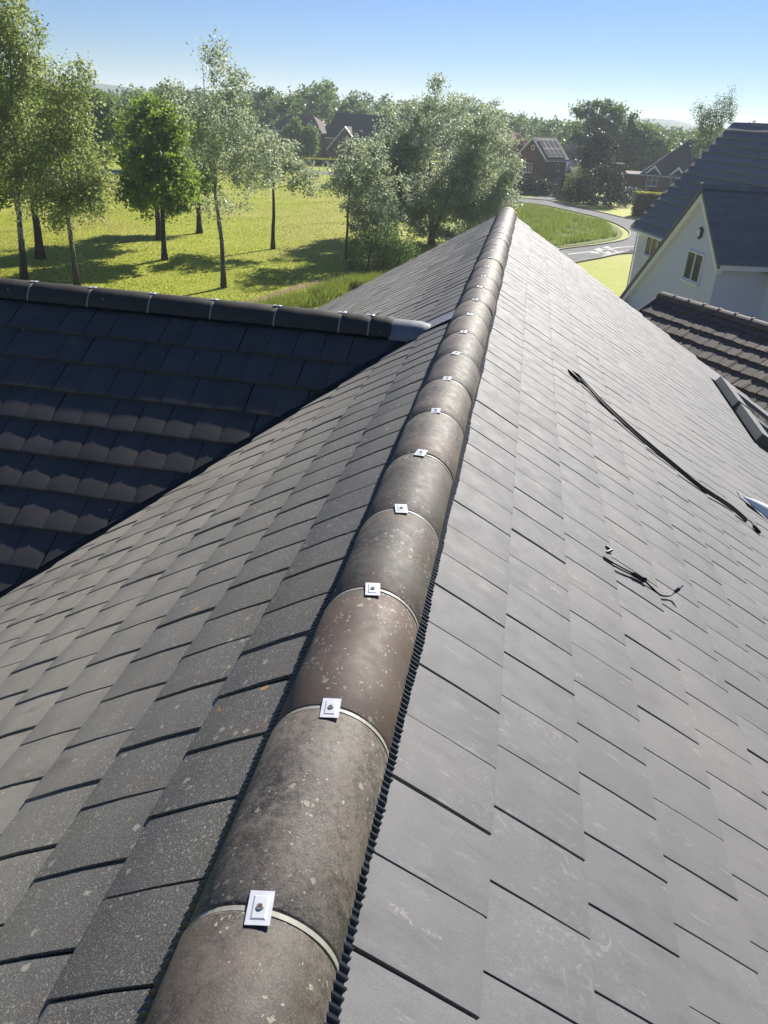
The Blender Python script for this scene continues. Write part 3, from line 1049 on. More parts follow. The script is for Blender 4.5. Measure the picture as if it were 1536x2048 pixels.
# wing ridge: straps run away from the main roof
xs0 = -0.875
MRD = dark_copy(MR)
ridge_piece(Vector((xs0, YW, ZW + 0.014)), X, dark_copy(MR_CUT), rg)
ridge_piece(Vector((xs0 + 0.20, YW, ZW + 0.014)), X, dark_copy(ridge_mesh('cut_ridge_tile', 0.15)), rg)
for k in range(1, 17):
    ridge_piece(Vector((xs0 - 0.45 * k, YW, ZW + 0.014)), X, MRD, rg)


# --- pleated ventilation roll on both sides of the ridge
def pleats(origin, along, S, N, s_lo, s_hi, u_lo, u_hi, lift, name, seed, amp=0.0040):
    rng = random.Random(seed)
    pitch = 0.0155
    n = int((u_hi - u_lo) / pitch)
    V, F = [], []
    for i in range(n * 2 + 1):
        u = u_lo + i * pitch / 2
        h = lift + (amp if i % 2 else -amp * 0.4) + rng.gauss(0, 0.0007)
        e = s_hi + rng.gauss(0, 0.0012) + 0.003 * math.sin(u * 5.1) + 0.002 * math.sin(u * 13)
        for du in (-0.0017, 0.0017):
            V.append(origin + along * (u + du) + S * s_lo + N * h)
            V.append(origin + along * (u + du) + S * e + N * (h - 0.0025))
    for i in range(len(V) // 2 - 1):
        F.append((2 * i, 2 * i + 1, 2 * i + 3, 2 * i + 2))
    me = mesh(name, V, F, M['roll'])
    new_obj(name, me, house)


pleats(O0, Y, SR, NR, 0.10, 0.160, YSTART, YEND, 0.004, 'ridge_vent_roll', 1)
pleats(O0, Y, SL, NL, 0.10, 0.163, YSTART, YEND, 0.003, 'ridge_vent_roll', 2)
pleats(OW, -X, SWF, NWF, 0.10, 0.15, 0.55, 8.5, 0.003, 'ridge_vent_roll', 3)

# --- lead saddle where the wing ridge runs into the slope
ld = MB()
nA = len(ARC)
V, F = [], []
for j, x in enumerate((-0.53, -0.42, -0.34, -0.27)):
    for a in ARC:
        r = RR + 0.004 - (0.008 if j == 3 else 0)
        V.append((x, YW + r * math.sin(a), ZW - RR + r * math.cos(a) - (0.008 if j == 3 else 0)))
for j in range(3):
    for i in range(nA - 1):
        k = j * nA + i
        F.append((k, k + 1, k + nA + 1, k + nA))
ld.add(V, F)
ld.obj('lead_saddle', M['lead'], house, smooth=True)
ap = MB()
V, F = [], []
nx, ny = 8, 8
for j in range(ny + 1):
    for i in range(nx + 1):
        s = 0.13 + 0.37 * i / nx
        w = 0.30 - 0.06 * (1 - i / nx)
        y = YW + 0.02 + (j / ny - 0.42) * w
        if j == 0:
            y += 0.05 * (i / nx) - 0.02
        h = 0.009 + 0.004 * math.sin(7 * j / ny + 5 * i / nx) + 0.02 * max(0, 1 - abs(j / ny - 0.42) * 5) * (i / nx)
        V.append(O0 + SL * s + Y * (y - 0) + NL * h)
m1 = nx + 1
F = [(j * m1 + i, j * m1 + i + 1, (j + 1) * m1 + i + 1, (j + 1) * m1 + i) for j in range(ny) for i in range(nx)]
ap.add(V, F)
ap.obj('lead_apron', M['lead'], house, smooth=True)


# --- roof windows in the slope on the right
def on_right(s, y, h):
    return O0 + SR * s + Y * y + NR * h


for y0, y1 in ((9.45, 10.52), (8.33, 9.40)):
    rw = MB()
    F0 = frame(SR, Y, NR, O0)
    s0, s1 = WIN[0], WIN[1] - 0.05
    rw.box((s0 + 0.13, y0, -0.04), (s0 + 0.22, y1, 0.085), 0, F0)
    rw.box((s1 - 0.12, y0, -0.04), (s1, y1, 0.06), 0, F0)
    rw.box((s0 + 0.223, y0, -0.04), (s1 - 0.123, y0 + 0.07, 0.07), 0, F0)
    rw.box((s0 + 0.223, y1 - 0.07, -0.04), (s1 - 0.123, y1, 0.07), 0, F0)
    w = rw.obj('roof_window', M['window_metal'], house)
    MB().add([(s0, y0, 0.004), (s0 + 0.012, y0, 0.098), (s0 + 0.012, y1, 0.098), (s0, y1, 0.004), (s0 + 0.16, y0, 0.10), (s0 + 0.16, y1, 0.10),
              (s0, y0, -0.03), (s0 + 0.16, y0, -0.03), (s0 + 0.16, y1, -0.03), (s0, y1, -0.03)],
             [(0, 1, 2, 3), (1, 4, 5, 2), (0, 6, 7, 4, 1), (3, 2, 5, 8, 9)], 0, F0).obj('hood', M['window_metal'], w)
    MB().box((s0 + 0.20, y0 + 0.073, 0.02), (s1 - 0.122, y1 - 0.073, 0.045), 0, F0).obj('pane', M['glass'], w)
    MB().box((s0 - 0.012, y0 - 0.035, -0.03), (s0 + 0.19, y0 - 0.003, 0.108), 0, F0).obj('end_cap', M['window_dark'], w)
    MB().box((s0 + 0.193, y0 - 0.03, -0.03), (s1 + 0.02, y0 - 0.004, 0.05), 0, F0).obj('flashing', M['window_dark'], w)

# --- hooded vent with lead apron
vt = MB()
V, F = [], []
na, nsg = 10, 6
for j in range(nsg + 1):
    s = 2.43 + 0.46 * j / nsg
    rad = 0.012 + 0.115 * (j / nsg) ** 0.8
    for i in range(na + 1):
        a = math.pi * i / na
        V.append(on_right(s, 5.46 - rad * math.cos(a), rad * 0.9 * math.sin(a) + 0.006))
m1 = na + 1
F = [(j * m1 + i, j * m1 + i + 1, (j + 1) * m1 + i + 1, (j + 1) * m1 + i) for j in range(nsg) for i in range(na)]
vt.add(V, F)
vent = vt.obj('roof_vent', M['upvc'], house, smooth=True)
av = MB()
V = [on_right(2.38 + 0.56 * j / 5, 5.46 + (i / 5 - 0.5) * (0.14 + 0.30 * j / 5), 0.006 + 0.004 * math.sin(3 * i + 2 * j)) for j in range(6) for i in range(6)]
av.add(V, [(j * 6 + i, j * 6 + i + 1, (j + 1) * 6 + i + 1, (j + 1) * 6 + i) for j in range(5) for i in range(5)])
av.obj('apron', M['lead'], vent, smooth=True)

# --- loose cables lying on the roof
c1 = thing('cable', on_right(1.6, 4.9, 0), 'long black cable lying straight down the clean grey roof slope', 'cable', 'loose cables on the roof')
path = smooth_line([tuple(on_right(s, y, h)) for s, y, h in
                    [(0.86, 5.235, 0.012), (0.93, 5.27, 0.016), (1.06, 5.145, 0.016), (1.235, 5.01, 0.02), (1.416, 4.93, 0.022), (1.66, 4.875, 0.022), (1.866, 4.85, 0.02), (2.12, 4.915, 0.02), (2.275, 4.905, 0.014)]], 5)
MB().tube(path, 0.0085, 7).obj('sheath', M['cable'], c1, smooth=True)
path2 = smooth_line([tuple(on_right(s, y - 0.014, h)) for s, y, h in
                     [(0.86, 5.235, 0.008), (0.93, 5.265, 0.010), (1.06, 5.14, 0.008), (1.235, 5.005, 0.010), (1.416, 4.925, 0.012), (1.66, 4.872, 0.012), (1.866, 4.85, 0.010), (2.12, 4.91, 0.012), (2.275, 4.898, 0.006)]], 5)
MB().tube(path2, 0.0075, 7).obj('sheath', M['cable'], c1, smooth=True)
MB().tube([on_right(0.80, 5.33, 0.004), on_right(0.815, 5.27, 0.012), on_right(0.86, 5.236, 0.012)], 0.011, 6).obj('end_loop', M['cable'], c1)
MB().tube([on_right(0.805, 5.335, 0.006), on_right(0.87, 5.345, 0.012), on_right(0.925, 5.315, 0.008)], 0.009, 6).obj('end_loop', M['cable'], c1)
MB().tube([on_right(2.27, 4.902, 0.012), on_right(2.30, 4.885, 0.02), on_right(2.325, 4.868, 0.016)], 0.0035, 6).obj('wire', M['cable'], c1)
MB().tube([on_right(2.32, 4.872, 0.014), on_right(2.33, 4.863, 0.014), on_right(2.365, 4.832, 0.012), on_right(2.372, 4.826, 0.012)], [0.006, 0.012, 0.012, 0.007], 6).obj('connector', M['cable'], c1)
c2 = thing('cable', on_right(1.05, 2.82, 0), 'short black wire with a connector and an upturned bare end on the roof', 'cable', 'loose cables on the roof')
MB().tube(smooth_line([tuple(on_right(s, y, h)) for s, y, h in [(0.86, 2.800, 0.004), (0.90, 2.800, 0.006), (0.948, 2.808, 0.009), (1.022, 2.832, 0.009)]], 4), 0.0035, 6).obj('wire', M['cable'], c2)
MB().tube(smooth_line([tuple(on_right(s, y, h)) for s, y, h in [(0.86, 2.786, 0.002), (0.90, 2.785, 0.003), (0.948, 2.793, 0.006), (1.015, 2.818, 0.007)]], 4), 0.0035, 6).obj('wire', M['cable'], c2)
MB().tube([on_right(1.005, 2.822, 0.009), on_right(1.012, 2.823, 0.010), on_right(1.055, 2.834, 0.010), on_right(1.072, 2.838, 0.013), on_right(1.078, 2.839, 0.012)], [0.006, 0.011, 0.011, 0.014, 0.008], 6).obj('connector', M['cable'], c2)
MB().tube(smooth_line([tuple(on_right(s, y, h)) for s, y, h in [(1.075, 2.838, 0.010), (1.12, 2.834, 0.005), (1.165, 2.830, 0.003), (1.215, 2.872, 0.008), (1.238, 2.905, 0.028)]], 4), 0.0042, 6).obj('wire', M['cable'], c2)
MB().tube([on_right(1.236, 2.902, 0.025), on_right(1.244, 2.914, 0.042)], 0.008, 6).obj('ferrule', M['cable'], c2)
MB().tube([on_right(1.244, 2.914, 0.040), on_right(1.250, 2.924, 0.062)], [0.006, 0.004], 6).obj('bare_end', M['clip'], c2)
MB().tube([on_right(0.885, 2.915, 0.002), on_right(0.905, 2.895, 0.012), on_right(0.885, 2.865, 0.002)], 0.007, 6).obj('end_loop', M['cable'], c2)
# ------------------------------------------------------------------ neighbouring houses
def local(rz, loc):
    return Matrix.Translation(loc) @ Matrix.Rotation(rz, 4, 'Z')


def add_window(parent, F0, x, z, w, h, y, panes=2, depth=0.08, glass='house_glass', bars=0):
    """Casement window in a wall facing -y of the local frame, outer face at y."""
    f = MB()
    t = 0.06 if w < 3 else 0.08
    y0, y1 = y - depth, y + 0.02
    f.box((x, y0, z), (x + w, y1, z + t), 0, F0)
    f.box((x, y0, z + h - t), (x + w, y1, z + h), 0, F0)
    n = panes
    for i in range(n + 1):
        cx = x + (w - t) * i / n
        f.box((cx, y0 + 0.002, z + t), (cx + t, y1, z + h - t), 0, F0)
    for b in range(bars):
        zz = z + h * (b + 1) / (bars + 1)
        f.box((x + t, y0 + 0.015, zz - 0.02), (x + w - t, y1, zz + 0.02), 0, F0)
    win = f.obj('window', M['upvc'], parent)
    MB().box((x - 0.06, y0 - 0.07, z - 0.07), (x + w + 0.06, y + 0.01, z - 0.002), 0, F0).obj('sill', M['upvc'], win)
    for i in range(n):
        a = x + t + (w - t) * i / n
        b = x + (w - t) * (i + 1) / n
        MB().box((a, y - 0.035, z + t), (b, y - 0.022, z + h - t), 0, F0).obj('pane', M[glass], win)
    return win


def courses(parent, F0, O, U, S, N, u0, u1, n, g, t, m, name='tile_course', seed=0, wob=0.006):
    """n stepped courses of tiles, each its own long slab: thin at the head, thick and proud at the tail."""
    rng = random.Random(seed)
    k = max(4, int((u1 - u0) / 0.9))
    for r in range(n):
        V, F = [], []
        for i in range(k + 1):
            u = u0 + (u1 - u0) * i / k
            d = rng.gauss(0, wob)
            e = rng.gauss(0, wob * 0.5)
            s0, s1 = r * g - 0.03, (r + 1) * g + d
            V += [O + U * u + S * s0 + N * 0.0, O + U * u + S * s1 + N * (t + e), O + U * u + S * s1 + N * (e - 0.004), O + U * u + S * s0 - N * 0.02]
        for i in range(k):
            b = 4 * i
            F += [(b, b + 1, b + 5, b + 4), (b + 1, b + 2, b + 6, b + 5), (b + 2, b + 3, b + 7, b + 6)]
        F += [(0, 1, 2, 3), (4 * k + 3, 4 * k + 2, 4 * k + 1, 4 * k)]
        mb = MB()
        mb.add(V, F, 0, F0)
        for i in range(k):
            mb.mi[3 * i + 1] = 1
        mb.obj(name, [m, M['slate_edge']], parent)


def build_white_house():
    loc = (5.163, 37.803, GZ)
    rz = math.atan2(-0.96085775, 0.2770422)
    h = thing('white_house', loc, 'white rendered house with steep dark roof and long sloping front gable, right of the ridge', 'house', rz=rz)
    F0 = local(rz, loc)
    w = MB()
    w.prism([(0.35, 0.0), (7.45, 0.0), (7.45, 5.22), (5.4, 7.2), (0.35, 2.40)], 0.16, 2.45, 'y', 0, F0)
    w.obj('gable_wall', M['render_white'], h)
    w = MB()
    w.box((-4.62, 2.2, 0), (13.0, 9.7, 4.95), 0, F0)
    w.prism([(2.2, 4.952), (9.7, 4.952), (5.98, 9.35)], -4.62, -4.3, 'x', 0, F0)
    w.obj('wall', M['render_white'], h)
    MB().box((-4.66, 2.14, 0), (0.3, 2.197, 1.75), 0, F0).obj('brick_plinth', M['brick'], h)
    # main roof, facing the camera side
    pm = math.atan2(9.8 - 4.9, 5.98 - 1.85)
    S, N = Vector((0, -math.cos(pm), -math.sin(pm))), Vector((0, -math.sin(pm), math.cos(pm)))
    Lm = math.hypot(4.13, 4.9)
    roof = MB()
    roof.add([(-4.86, 5.98, 9.7), (13.2, 5.98, 9.7), (13.2, 1.95, 4.92), (-4.86, 1.95, 4.92), (-4.86, 10.0, 4.92), (13.2, 10.0, 4.92)], [(0, 1, 2, 3), (0, 4, 5, 1)], 0, F0)
    rf = roof.obj('roof', M['slate'], h)
    n = 15
    courses(rf, F0, Vector((0, 5.98, 9.78)), Vector((1, 0, 0)), S, N, -4.9, 13.2, n, Lm / n, 0.075, M['slate'], seed=3, wob=0.012)
    for i in range(38):
        x = -4.9 + i * 0.47
        MB().prism([(5.84, 9.68), (5.98, 9.86), (6.12, 9.68)], x, x + 0.455, 'x', 0, F0).obj('ridge_tile', M['slate'], rf)
    vg = MB()
    vg.add([(-4.95, 1.9, 4.83), (-4.87, 1.9, 4.83), (-4.87, 5.98, 9.69), (-4.95, 5.98, 9.69), (-4.95, 1.85, 4.95), (-4.87, 1.85, 4.95), (-4.87, 5.98, 9.83), (-4.95, 5.98, 9.83)],
           [(0, 1, 2, 3), (4, 7, 6, 5), (0, 3, 7, 4), (1, 5, 6, 2), (0, 4, 5, 1)], 0, F0)
    vg.obj('verge_strip', M['kerb'], rf)
    MB().box((-4.9, 1.93, 4.70), (0.4, 2.05, 4.90), 0, F0).obj('fascia', M['upvc'], h)
    MB().tube([F0 @ Vector((-4.9, 1.86, 4.80)), F0 @ Vector((0.6, 1.86, 4.78))], 0.06, 8).obj('gutter', M['upvc'], h)
    MB().box((7.9, 1.93, 4.70), (13.2, 2.05, 4.90), 0, F0).obj('fascia', M['upvc'], h)
    MB().tube([F0 @ Vector((-4.55, 2.12, 4.7)), F0 @ Vector((-4.55, 2.12, 0.1))], 0.035, 8).obj('downpipe', M['upvc'], h)
    # gable roof
    pg = math.radians(43.7)
    c, s = math.cos(pg), math.sin(pg)
    Sr, Nr = Vector((c, 0, -s)), Vector((s, 0, c))
    Sl, Nl = Vector((-c, 0, -s)), Vector((-s, 0, c))
    ap = Vector((5.4, 0, 7.50))
    gr = MB()
    gr.prism([(5.4, 7.47), (7.85, 7.47 - 2.45 * math.tan(pg)), (7.85, 7.35 - 2.45 * math.tan(pg)), (5.4, 7.35)], -0.1, 4.3, 'y', 0, F0)
    gr.prism([(5.4, 7.54), (5.4, 7.39), (-0.28, 7.39 - 5.68 * math.tan(pg)), (-0.28, 7.54 - 5.68 * math.tan(pg))], -0.12, 4.3, 'y', 0, F0)
    g2 = gr.obj('gable_roof', M['slate'], h)
    courses(g2, F0, ap, Vector((0, 1, 0)), Sr, Nr, -0.12, 4.4, 9, 0.378, 0.03, M['slate'], seed=7, wob=0.003)
    for i in range(10):
        y = -0.13 + i * 0.45
        MB().prism([(5.26, 7.46), (5.4, 7.63), (5.54, 7.46)], y, y + 0.44, 'y', 0, F0).obj('ridge_tile', M['slate'], g2)
    MB().tube([F0 @ Vector((5.4, -0.2, 7.6)), F0 @ Vector((5.4, -0.08, 7.62))], 0.06, 8).obj('ridge_end', M['kerb'], g2)
    d = 0.22
    for x1, sg in ((-0.2, -1), (7.78, 1)):
        z1 = 7.36 - abs(x1 - 5.4) * math.tan(pg)
        MB().prism([(5.4, 7.36), (x1, z1), (x1, z1 - d * 1.25), (5.4, 7.36 - d * 1.35)], -0.055 - 0.002 * sg, 0.155, 'y', 0, F0).obj('bargeboard', M['upvc'], h)
    fg = MB()
    fg.box((7.72, 0.0, 4.97), (7.86, 2.0, 5.14), 0, F0)
    fg.obj('gable_fascia', M['upvc'], h)
    add_window(h, F0, 5.06, 4.18, 1.32, 1.08, 0.16, 2)
    add_window(h, F0, -3.36, 3.80, 1.9, 1.12, 2.2, 3)
    add_window(h, F0, 9.3, 3.45, 1.6, 1.1, 2.2, 2)
    # alarm box
    hexa = lambda r, k: [(5.64 + r * 0.75 * math.cos(a), 5.94 + r * math.sin(a)) for a in [math.pi / 2 + i * math.pi / 3 for i in range(6)]]
    al = MB()
    al.prism(hexa(0.22, 0), 0.06, 0.158, 'y', 0, F0)
    ab = al.obj('alarm_box', M['alarm_blue'], h)
    MB().prism(hexa(0.15, 0), 0.03, 0.058, 'y', 0, F0).obj('alarm_cover', M['upvc'], ab)
    # low lean-to at the foot of the gable
    lt = MB()
    lt.prism([(-1.0, 1.5), (1.0, 1.5), (1.0, 0), (-1.0, 0)], -1.2, 0.155, 'y', 0, F0)
    lo = lt.obj('lean_to', M['brick'], h)
    MB().prism([(-1.4, 1.50), (-1.4, 1.6), (0.158, 2.15), (0.158, 2.05)], -1.2, 1.2, 'x', 0, F0).obj('lean_to_roof', M['slate'], lo)


build_white_house()


def build_garage():
    loc = Vector((3.72, 19.7, GZ))
    rz = math.atan2(-0.8146132, 0.5800046)
    F0 = local(rz, loc)
    zr = -2.38 - GZ
    q = math.radians(29.5)
    g = thing('garage', loc, 'low building with mossy brown tiled roof between the grey slope and the white house', 'garage', rz=rz)
    L, run = 7.6, 2.9
    w = MB()
    ez = zr - (run - 0.3) * math.tan(q) - 0.14
    w.prism([(-run + 0.3, 0), (run - 0.3, 0), (run - 0.3, ez), (0, zr - 0.18), (-run + 0.3, ez)], 0.15, L - 0.15, 'x', 0, F0)
    w.obj('wall', M['brick'], g)
    b = MB()
    b.add([(0.02, 0, zr - 0.09), (L, 0, zr - 0.09), (L, run, zr - 0.09 - run * math.tan(q)), (0.02, run, zr - 0.09 - run * math.tan(q)),
           (L, -run, zr - 0.09 - run * math.tan(q)), (0.02, -run, zr - 0.09 - run * math.tan(q))], [(0, 1, 2, 3), (0, 5, 4, 1)], 0, F0)
    b.obj('roof_deck', M['mossy'], g)
    t, ga, tw = 0.036, 0.36, 0.295
    V, F = [], []
    # tile with a slightly ragged tail
    rng = random.Random(8)
    metas = []
    for v in range(4):
        mb = MB()
        n = 4
        tail = [0.012 * rng.uniform(-1, 1) for _ in range(n + 1)]
        tp = [(-tw / 2 + 0.009 + (tw - 0.018) * i / n, tail[i], rng.gauss(0, 0.004)) for i in range(n + 1)]
        hd = [(-tw / 2 + 0.009 + (tw - 0.018) * i / n, -ga - 0.03, -t * (ga + 0.03) / ga) for i in range(n + 1)]
        V = tp + hd + [(x, y, z - t) for x, y, z in tp] + [(x, y, z - t) for x, y, z in hd]
        m1 = n + 1
        F = [(i, i + 1, m1 + i + 1, m1 + i) for i in range(n)] + [(i, 2 * m1 + i, 2 * m1 + i + 1, i + 1) for i in range(n)]
        F += [(0, m1, 3 * m1, 2 * m1), (n, 2 * m1 + n, 3 * m1 + n, m1 + n)]
        mb.add(V, F)
        metas.append(mb.mesh('plain_tile', M['mossy']))
    S, N, U = Vector((0, -math.cos(q), -math.sin(q))), Vector((0, -math.sin(q), math.cos(q))), Vector((-1, 0, 0))
    for r in range(9):
        s = 0.36 + r * ga
        k = 0
        x = 0.0 - (tw / 2 if r % 2 else 0)
        while x < L:
            x0, x1 = max(0.0, x), min(L, x + tw)
            if x1 - x0 > 0.08:
                mw = F0 @ frame(U, S, N, Vector(((x0 + x1) / 2, 0, zr)) + S * s - N * 0.0) @ Matrix.Translation((0, rng.gauss(0, 0.008), abs(rng.gauss(0, 0.004)))) @ Matrix.Rotation(rng.gauss(0, 0.01), 4, 'Z') @ Matrix.Rotation(rng.gauss(0, 0.02), 4, 'Y')
                if x1 - x0 < tw - 0.01:
                    mw = mw @ Matrix.Diagonal(((x1 - x0) / tw, 1, 1, 1))
                new_obj('roof_tile', metas[rng.randrange(4)], g, mw)
            x += tw
    for i in range(17):
        x = -0.02 + i * 0.45
        mb = MB()
        poly = [(0.17 * math.sin(a), zr - 0.10 + 0.15 * math.cos(a)) for a in np.linspace(-1.45, 1.45, 9)]
        mb.prism(poly, x, x + 0.44, 'x', 0, F0)
        rp = mb.obj('ridge_tile', M['mossy'], g)
        MB().box((x + 0.425, -0.05, zr + 0.035), (x + 0.475, 0.05, zr + 0.062), 0, F0).obj('ridge_clip', M['kerb'], rp)
    v = MB()
    v.add([(-0.03, -run, zr - run * math.tan(q) + 0.03), (0.02, -run, zr - run * math.tan(q) + 0.03), (0.02, -0.1, zr - 0.035), (-0.03, -0.1, zr - 0.035),
           (-0.03, -run, zr - run * math.tan(q) - 0.1), (0.02, -run, zr - run * math.tan(q) - 0.1), (0.02, -0.1, zr - 0.16), (-0.03, -0.1, zr - 0.16)],
          [(0, 1, 2, 3), (7, 6, 5, 4), (0, 4, 5, 1), (0, 3, 7, 4), (1, 5, 6, 2)], 0, F0)
    v.obj('verge_strip', M['kerb'], g)


build_garage()


def roof_gable(F0, W, D, eave, ridge, m, parent, ov=0.3, y0=0.0, x0=0.0, th=0.14, name='roof'):
    """Ridge along local y over a body x0..x0+W, y0..y0+D."""
    sl = (ridge - eave) / (W / 2)
    cx = x0 + W / 2
    e = eave - ov * sl
    poly = [(x0 - ov, e), (cx, ridge), (x0 + W + ov, e), (x0 + W + ov, e + th), (cx, ridge + th * 1.2), (x0 - ov, e + th)]
    mb = MB()
    mb.prism(poly, y0 - ov, y0 + D + ov, 'y', 0, F0)
    return mb.obj(name, m, parent)


def white_verge(F0, W, eave, ridge, y, parent, x0=0.0, ov=0.3, name='bargeboard', d=0.22):
    sl = (ridge - eave) / (W / 2)
    cx = x0 + W / 2
    for sg in (-1, 1):
        xe_ = cx + sg * (W / 2 + ov + 0.02)
        ze = eave - (ov + 0.02) * sl
        MB().prism([(cx, ridge + 0.15), (xe_, ze + 0.13), (xe_, ze + 0.13 - d), (cx, ridge + 0.13 - d * 1.2)], y - 0.05 + 0.002 * sg, y, 'y', 0, F0).obj(name, M['upvc'], parent)


def build_brick_house():
    rz = math.radians(-41)
    W, D, eave, ridge = 5.6, 4.8, 4.75, 7.3
    cx, sx = math.cos(rz), math.sin(rz)
    loc = (2.2 - W * cx, 127.8 - W * sx, GZ)
    F0 = local(rz, loc)
    h = thing('brick_house', loc, 'red brick house with solar panels on its roof and a round gable window', 'house', rz=rz)
    w = MB()
    w.prism([(0, 0), (W, 0), (W, eave), (W / 2, ridge - 0.05), (0, eave)], 0, D, 'y', 0, F0)
    w.obj('wall', M['brick'], h)
    rf = roof_gable(F0, W, D, eave, ridge, M['far_roof'], h)
    white_verge(F0, W, eave, ridge, -0.3, h)
    MB().box((W + 0.26, -0.3, eave - 0.42), (W + 0.36, D + 0.3, eave - 0.25), 0, F0).obj('gutter', M['upvc'], h)
    add_window(h, F0, 1.4, 2.6, 1.75, 1.3, 0, 3, bars=0)
    add_window(h, F0, 0.5, 0.9, 1.1, 1.3, 0, 2)
    add_window(h, F0, 3.2, 0.7, 0.9, 1.45, 0, 1, bars=1)
    rnd = MB()
    ring = [(W / 2 + 0.36 * math.cos(a), 6.05 + 0.36 * math.sin(a)) for a in np.linspace(0, 2 * math.pi, 17)[:-1]]
    rnd.prism(ring, -0.06, 0.01, 'y', 0, F0)
    rw = rnd.obj('round_window', M['upvc'], h)
    MB().prism([(W / 2 + 0.24 * math.cos(a), 6.05 + 0.24 * math.sin(a)) for a in np.linspace(0, 2 * math.pi, 17)[:-1]], -0.075, -0.062, 'y', 0, F0).obj('pane', M['house_glass'], rw)
    # side wall (local +x): windows and door, built in a turned frame
    F1 = F0 @ Matrix.Translation((W, 0, 0)) @ Matrix.Rotation(math.pi / 2, 4, 'Z')
    add_window(h, F1, 2.5, 3.0, 0.75, 1.1, 0, 1)
    add_window(h, F1, 2.9, 0.8, 1.1, 1.3, 0, 2, bars=1)
    dr = MB()
    dr.box((1.5, -0.06, 0), (2.3, 0.01, 2.0), 0, F1)
    do = dr.obj('door', M['wood_dark'], h)
    MB().box((1.3, -0.5, 2.1), (2.5, 0.01, 2.22), 0, F1).obj('door_canopy', M['far_roof'], do)
    MB().tube([F1 @ Vector((0.12, -0.06, 0)), F1 @ Vector((0.12, -0.06, eave - 0.4))], 0.05, 6).obj('downpipe', M['window_dark'], h)
    sl = math.atan2(ridge - eave, W / 2)
    S, N = Vector((math.cos(sl), 0, -math.sin(sl))), Vector((math.sin(sl), 0, math.cos(sl)))
    for r in range(2):
        for k in range(4):
            Fp = F0 @ frame(S, Vector((0, 1, 0)), N, Vector((W / 2, 0.25, ridge + 0.17)) + S * (0.55 + r * 1.66) + Vector((0, 1.07 * k, 0)))
            mb = MB()
            mb.box((0, 0, 0.05), (1.62, 1.04, 0.09), 0, Fp)
            mb.box((0.03, 0.03, 0.0905), (1.59, 1.01, 0.094), 1, Fp)
            mb.obj('solar_panel', [M['solar_frame'], M['solar']], rf)
    ex = MB()
    ex.prism([(0, 0), (3.0, 0), (3.0, 2.2), (1.5, 3.5), (0, 2.2)], -0.1, 2.2, 'y', 0, F0 @ Matrix.Translation((W - 0.6, D + 0.02, 0)))
    ex.obj('extension', M['brick'], h)
    roof_gable(F0 @ Matrix.Translation((W - 0.6, D + 0.02, 0)), 3.0, 2.0, 2.25, 3.55, M['far_roof'], h, 0.25, 0.2, 0, name='extension_roof')
    white_verge(F0 @ Matrix.Translation((W - 0.6, D + 0.02, 0)), 3.0, 2.25, 3.55, -0.1, h, 0, 0.25)


def build_dormer_house():
    rz = math.radians(-9)
    loc = (12.9, 127.0, GZ)
    F0 = local(rz, loc)
    h = thing('dormer_house', loc, 'tile-hung house with long dark hipped roof and two white gabled dormers, behind the white house', 'house', rz=rz)
    W, D, eave, ridge = 21.0, 10.0, 3.6, 8.5
    MB().box((0.2, 0.2, 0), (W, D, eave - 0.05), 0, F0).obj('wall', M['tile_hung'], h)
    MB().box((-0.9, 0.05, 0), (4.6, 0.197, 1.75), 0, F0).obj('painted_wall', M['blue_wall'], h)
    MB().box((-0.9, 0.2, 0), (0.198, 6, 1.75), 0, F0).obj('side_wall', M['blue_wall'], h)
    o = 0.35
    mb = MB()
    V = [(3.2 - o, -o, eave), (W + o, -o, eave), (W + o, D + o, eave), (3.2 - o, D + o, eave), (8.8, D / 2, ridge), (W + o, D / 2, ridge),
         (3.2 - o, -o, eave - 0.15), (W + o, -o, eave - 0.15), (W + o, D + o, eave - 0.15), (3.2 - o, D + o, eave - 0.15)]
    mb.add(V, [(0, 1, 5, 4), (2, 3, 4, 5), (3, 0, 4), (1, 2, 5), (0, 6, 7, 1), (3, 9, 6, 0), (6, 9, 8, 7)], 0, F0)
    rf = mb.obj('roof', M['far_roof'], h)
    MB().prism([(-0.3, eave - 0.12), (2.8, eave - 0.1), (2.8, eave - 0.0), (-0.3, eave - 0.02)], -0.3, D * 0.6, 'y', 0, F0).obj('low_roof', M['far_roof'], h)
    MB().tube([F0 @ Vector((-0.3, -0.38, eave - 0.05)), F0 @ Vector((W, -0.45, eave - 0.05))], 0.06, 6).obj('gutter', M['upvc'], h)
    MB().box((-1.6, 2.0, 0), (0.18, 4.2, 4.55), 0, F0).obj('chimney_breast', M['brick'], h)
    MB().box((-1.7, 1.9, 4.552), (0.28, 4.3, 4.72), 0, F0).obj('chimney_cap', M['kerb'], h)
    for x in (4.0, 7.3):
        add_window(h, F0, x, 2.15, 1.5, 1.5, 0.2, 2, bars=1)
        d = MB()
        d.prism([(x - 0.3, 3.68), (x + 0.775, 4.8), (x + 1.85, 3.68)], 0.0, 2.6, 'y', 0, F0)
        dm = d.obj('dormer', M['far_roof'], h)
        for sg in (-1, 1):
            cx = x + 0.775
            MB().prism([(cx, 4.95), (cx + sg * 1.2, 3.75), (cx + sg * 1.2, 3.45), (cx, 4.6)], -0.16 + 0.002 * sg, -0.05, 'y', 0, F0).obj('bargeboard', M['upvc'], dm)
    add_window(h, F0, 2.3, 0.45, 1.7, 1.05, 0.05, 3)


